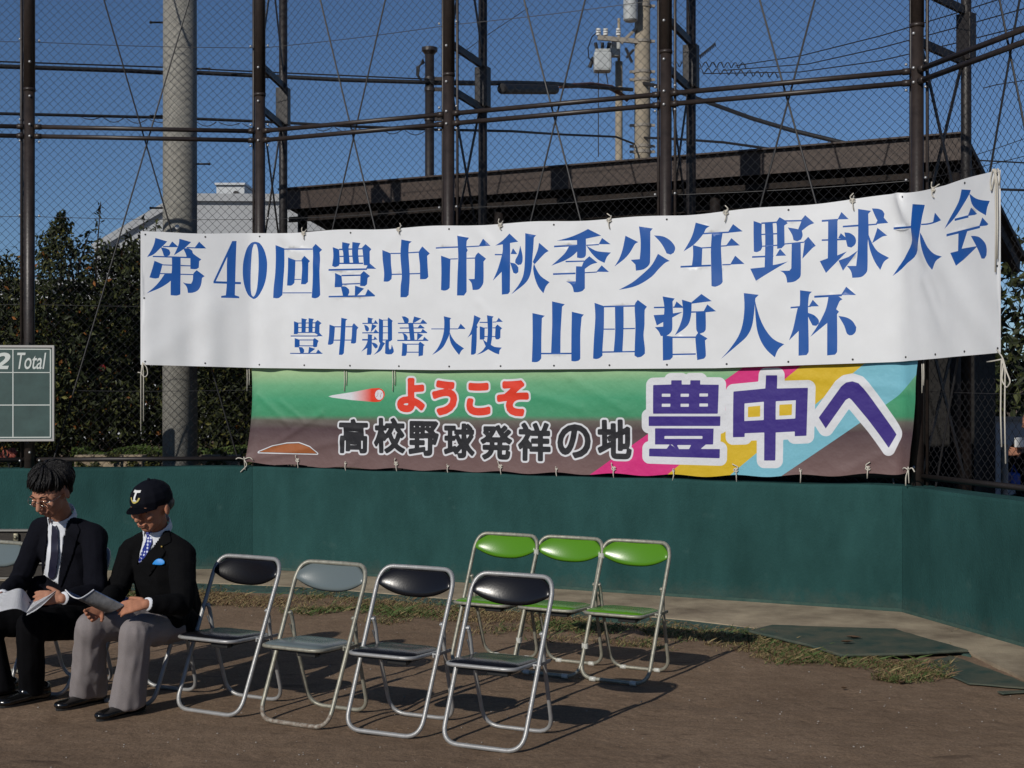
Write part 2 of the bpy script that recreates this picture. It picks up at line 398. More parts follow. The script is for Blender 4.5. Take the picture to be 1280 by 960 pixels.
wall = empty('wall', WA, label='low dark green padded wall running behind the chairs in three straight runs', cat='wall')
g = .0012
obj('wall_pad', wall_block(F0[0], F0[1]-(-DL)*g, K0[0], K0[1]-(-DL)*g), M['wall_green'], wall)
obj('wall_pad', wall_block(F0[1]+DM*g, F0[2]-DM*g, K0[1]+DM*g, K0[2]-DM*g), M['wall_green'], wall)
obj('wall_pad', wall_block(F0[2]+DR*g, F0[3], K0[2]+DR*g, K0[3]), M['wall_green'], wall)
bm = NB()     # dark seam core between pads and a thin skirt edge at the foot
for c in (F0[1], F0[2]):
    inn = c+Vector((.02, .10, 0)) if c.x < 0 else c+Vector((.1, .06, 0))
    tube(bm, [inn+Vector((0, 0, .01)), inn+Vector((0, 0, .87))], .035, 8)
obj('wall_core', bm, M['concrete'], wall)
bm = NB()
ff = offs(-.006)
for a, b in ((ff[0], ff[1]), (ff[1], ff[2]), (ff[2], ff[3])):
    beam(bm, a+Vector((0, 0, .03)), b+Vector((0, 0, .03)), .008, .022)
obj('base_strip', bm, M['turf'], wall)

# ---------------------------------------------------------------- backstop fence
PA = Vector((-2.18, 12.115, 0)); PB = Vector((2.83, 9.773, 0))
fm = (PB-PA).normalized(); SP = (PB-PA).length/3
posts = [PA+DL*(1.933*k) for k in (3, 2, 1)]+[PA, PA.lerp(PB, 1/3), PA.lerp(PB, 2/3), PB]+[PB+DR*(2.0*k) for k in (1, 2, 3)]
nL = Vector((DL.y, -DL.x, 0)); nM = Vector((-DM.y, DM.x, 0)); nR = Vector((-DR.y, DR.x, 0))
nL = nL if nL.y > 0 else -nL; nM = nM if nM.y > 0 else -nM; nR = nR if nR.x > 0 else -nR
pn = [nL]*3+[(nL+nM).normalized(), nM, nM, (nM+nR).normalized()]+[nR]*3
dirs = [-DL]*3+[(fm-DL).normalized(), fm, fm, (fm+DR).normalized()]+[DR]*3
fence = empty('backstop_fence', PA, label='tall brown steel backstop fence of chain link mesh on trussed posts behind the wall', cat='fence')
TOP = 6.6
pn[0:3] = [Vector((-.36, .93, 0)).normalized()]*3
first = {}
def rep(name, key, maker, loc, rz, m, smooth=True):
    """one mesh, repeated as parts of the fence by sharing its data"""
    if key not in first:
        bm = maker(); me = bpy.data.meshes.new(name); bm.normal_update(); bm.to_mesh(me); bm.free(); me.materials.append(m)
        if smooth: me.polygons.foreach_set('use_smooth', [True]*len(me.polygons))
        first[key] = me
    o = bpy.data.objects.new(name, first[key]); COL.objects.link(o); o.parent = fence
    o.location = Vector(loc)-PA; o.rotation_euler = (0, 0, rz); return o
def mk_post():
    bm = NB(); tube(bm, [(0, 0, .0), (0, 0, 4.10)], .044, 14); tube(bm, [(0, 0, 4.10), (0, 0, TOP)], .0465, 14)
    tube(bm, [(0, 0, 4.09), (0, 0, 4.115)], .050, 14); return bm
def mk_bolts():
    bm = NB()
    for z in (4.04, 4.33, 3.80, 3.70, 1.02, 6.1): ball(bm, (0, -.046, z), .012, 8)
    for z in (.95, 3.03, 4.52, 3.66, 3.84):
        for x in (-.078, .078): ball(bm, (x, -.02, z), .011, 6)
    return bm
def mk_conduit(): 
    bm = NB(); tube(bm, [(0, 0, .85), (0, 0, TOP)], .0115, 8); return bm
def mk_rear():
    bm = NB(); tube(bm, [(0, 0, 0), (0, 0, TOP)], .038, 12); return bm
def mk_splice():
    bm = NB(); box(bm, (0, 0, 4.12), (.115, .085, .34), bev=.006)
    return bm
for i, (p, n, d) in enumerate(zip(posts, pn, dirs)):
    rz = math.atan2(-n.x, n.y); key = ''
    po = rep('post', 'post', mk_post, p, rz, M['steel_brown'])
    bo = rep('bolt', 'bolt', mk_bolts, p, rz, M['bolt']); bo.parent = po; bo.location = (0, 0, 0); bo.rotation_euler = (0, 0, 0); bo['kind'] = 'stuff'
    rep('conduit', 'conduit', mk_conduit, p-d*.066+n*.02, rz, M['steel_brown'])
    if i >= 4: rep('conduit', 'conduit', mk_conduit, p+d*.066+n*.02, rz, M['steel_brown'])
    rp = p+n*.62
    rep('rear_post', 'rear_post', mk_rear, rp, rz, M['steel_dark'])
    rep('splice_box', 'splice', mk_splice, rp, rz, M['steel_dark'], False)
    for z in (4.36, 3.99, 2.2):
        bm = NB(); beam(bm, p+n*.04+Vector((0, 0, z)), rp-n*.03+Vector((0, 0, z-.05)), .03, .06); obj('strut', bm, M['steel_dark'], fence)
    for z0, z1 in ((3.93, 2.62), (5.9, 4.42), (2.15, .9)):
        bm = NB(); beam(bm, p+n*.045+d*.012+Vector((0, 0, z0)), rp-n*.035+d*.012+Vector((0, 0, z1)), .008, .028); obj('truss_brace', bm, M['steel_dark'], fence)
        bm = NB(); beam(bm, p+n*.045-d*.012+Vector((0, 0, z1)), rp-n*.035-d*.012+Vector((0, 0, z0)), .008, .028); obj('truss_brace', bm, M['steel_dark'], fence)
for i in range(len(posts)-1):
    a, b = posts[i], posts[i+1]; d = (b-a).normalized(); n = Vector((-d.y, d.x, 0)); n = n if n.dot(pn[i]) > 0 else -n
    for z in (3.785, 3.705):
        bm = NB(); tube(bm, [a+d*.05-n*.01+Vector((0, 0, z)), b-d*.05-n*.01+Vector((0, 0, z))], .0195, 10)
        for q, s in ((a, 1), (b, -1)):
            tube(bm, [q+d*s*.045-n*.01+Vector((0, 0, z)), q+d*s*.10-n*.01+Vector((0, 0, z))], .0245, 10)
        obj('rail', bm, M['steel_brown'], fence, smooth=True)
    bm = NB(); tube(bm, [a+n*.02+Vector((0, 0, .955)), b+n*.02+Vector((0, 0, .955))], .02, 8); obj('bottom_rail', bm, M['steel_dark'], fence, smooth=True)
    for z in (1.55, 2.28, 3.03, 4.52, 5.3):
        bm = NB(); k = 10
        tube(bm, [a.lerp(b, t/k)+n*.052+Vector((0, 0, z-.012*math.sin(math.pi*t/k))) for t in range(k+1)], .0028, 4, cap=False); obj('tension_wire', bm, M['wire'], fence)
    mid = .5
    for s in (0, 1):
        lo_, hi_ = (a, b) if s == 0 else (b, a)
        bm = NB(); tube(bm, [lo_+(hi_-lo_)*.04+n*(.028+.012*s)+Vector((0, 0, .55)), hi_+(lo_-hi_)*.04+n*(.028+.012*s)+Vector((0, 0, 6.75))], .0072, 6); obj('brace_rod', bm, M['wire'], fence)
# chain link: woven zigzag wires, one object
def chainlink():
    pitch = .0360; r = .00165; z0, z1 = .90, 6.0
    nz_ = int((z1-z0)/pitch)
    Vs = []; Fs = []; base = 0
    runs = [(posts[1], PA), (PA, PB), (PB, posts[8])]
    for a, b in runs:
        d = (b-a).normalized(); n = Vector((-d.y, d.x, 0)); n = n if n.y+n.x > 0 else -n
        m_ = int((b-a).length/pitch); dd = np.array(d); nn = np.array(n); aa = np.array(a+n*.058)
        j = np.arange(nz_+1)
        for i in range(m_):
            par = (j+i) % 2
            jit = .0012*np.sin(j*1.7+i*.9)+.004*math.sin(i*.11)*np.sin(j*.05)
            s = i*pitch+par*pitch+jit; z = z0+j*pitch+.0012*np.sin(j*.8+i*2.3)
            off = np.where(par == 1, .0022, -.0022)+.010*np.sin(i*.045+j*.03)
            c = aa[None]+s[:, None]*dd[None]+off[:, None]*nn[None]; c[:, 2] = z
            ring = np.stack([c-nn*r, c+nn*r*.6+dd*r*1.3, c+nn*r*.6-dd*r*1.3], 1).reshape(-1, 3)
            Vs.append(ring); k = np.arange(nz_)*3+base
            for q in range(3):
                q2 = (q+1) % 3; Fs.append(np.stack([k+q, k+q2, k+3+q2, k+3+q], 1))
            base += len(ring)
    V = np.concatenate(Vs); F = np.concatenate(Fs)
    me = bpy.data.meshes.new('chain_link'); me.vertices.add(len(V)); me.vertices.foreach_set('co', V.astype(np.float32).ravel())
    me.loops.add(F.size); me.loops.foreach_set('vertex_index', F.astype(np.int32).ravel())
    me.polygons.add(len(F)); me.polygons.foreach_set('loop_start', (np.arange(len(F))*4).astype(np.int32))
    me.update(calc_edges=True)
    o = link('chain_link', me, M['wire'], fence); o['kind'] = 'stuff'
chainlink()
# ---------------------------------------------------------------- banners
BA = Vector((-2.20, 12.05, 0)); BB = Vector((2.749, 9.737, 0)); U1 = .966; LM = (BB-BA).length; U2 = U1+LM; UE = U2+1.135
def UM(u):          # tables below are in an older arc length
    return u*U1/.974 if u < .974 else (U1+(u-.974)*LM/6.026 if u < 7.0 else U2+(u-7.0)*.686)
bdm = (BB-BA).normalized(); bdl = Vector((.9938, .1110, 0)); bdr = Vector((.277, -.9609, 0))
def path(u, rad=.10):
    """point and tangent of the hanging line at arc length u"""
    def raw(u):
        if u < U1: return BA-bdl*(U1-u)
        if u < U2: return BA+bdm*(u-U1)
        return BB+bdr*(u-U2)
    p = (raw(u-rad)+raw(u)*2+raw(u+rad))/4
    p = p*.5+(raw(u-rad*.5)+raw(u+rad*.5))*.25
    t = (raw(u+rad)-raw(u-rad)).normalized()
    return p, Vector((t.y, -t.x, 0))        # second: toward the field
def lerp_tab(tab, u):
    if u <= tab[0][0]: return tab[0][1]
    for a, b in zip(tab, tab[1:]):
        if u <= b[0]:
            t = (u-a[0])/(b[0]-a[0]); return a[1]+(b[1]-a[1])*t
    return tab[-1][1]
ZT = [(0, 2.892), (.974, 2.886), (3.0, 2.866), (4.3, 2.854), (5.24, 2.853), (6.2, 2.880), (7.0, 2.918), (7.8, 2.905), (8.63, 2.927)]
ZB = [(0, 1.764), (.974, 1.738), (2.94, 1.712), (5.5, 1.716), (7.0, 1.755), (8.63, 1.793)]
def ztop(u):
    return lerp_tab(ZT, u)+.006*math.cos(2*math.pi*(u-.03)/.89)
def zbot(u): return lerp_tab(ZB, u)
def seg_d(u, z, a, b):
    ax, ay = a; bx, by = b; L2 = (bx-ax)**2+(by-ay)**2; t = max(0, min(1, ((u-ax)*(bx-ax)+(z-ay)*(by-ay))/L2))
    return math.hypot(u-ax-t*(bx-ax), z-ay-t*(by-ay)), t
FOLDS = [((7.0, 2.90), (7.75, 2.15), .045, .020), ((7.0, 2.9), (8.5, 1.85), .10, .032), ((7.02, 2.9), (7.35, 1.8), .08, .016), ((7.45, 2.30), (7.75, 1.95), .05, .016),
         ((1.30, 2.86), (2.0, 2.35), .05, .012), ((1.50, 2.86), (1.28, 2.30), .06, .010), ((2.55, 2.84), (2.1, 2.4), .05, .008),
         ((3.32, 2.84), (3.85, 2.35), .05, .008), ((4.3, 2.84), (3.9, 2.2), .06, .007), ((5.55, 2.84), (5.2, 2.3), .05, .008),
         ((.05, 1.80), (1.1, 2.6), .10, .010), ((2.1, 1.75), (1.4, 2.2), .10, .008), ((8.55, 2.9), (8.0, 2.5), .06, .012), ((5.0, 2.3), (6.6, 2.05), .12, .008), ((3.35, 2.25), (3.6, 2.0), .03, .006)]
def wrinkle1(u, z, v):
    d = 0.0
    lb = max(0, min(1, (2.6-u)/1.6))*max(0, 1-v*1.15)
    d += lb*.013*(math.sin(u*13.2)+.5*math.sin(u*23+1))
    rb = max(0, min(1, (u-UM(5.9))/1.0))*(1-v*.6)
    d += rb*.007*math.sin(u*11+z*3)
    d += .0045*noise.noise(Vector((u*2.3, z*2.6, 0)))*2+.0016*noise.noise(Vector((u*9, z*8, 4)))
    for a, b, wd, am in FOLDS:
        q, t = seg_d(u, z, a, b)
        if q < wd*3: d += am*math.exp(-(q/wd)**2)*(1-.75*t)
    return d
ZT = [(UM(a), b) for a, b in ZT]; ZB = [(UM(a), b) for a, b in ZB]
FOLDS = [((UM(a[0]), a[1]), (UM(b[0]), b[1]), w_, m_*.8) for a, b, w_, m_ in FOLDS]
def surf1(u, z):
    zt, zb = ztop(u), zbot(u); v = (z-zb)/(zt-zb)
    p, n = path(u, .10)
    return Vector((p.x, p.y, z))+n*(.052+wrinkle1(u, z, v))
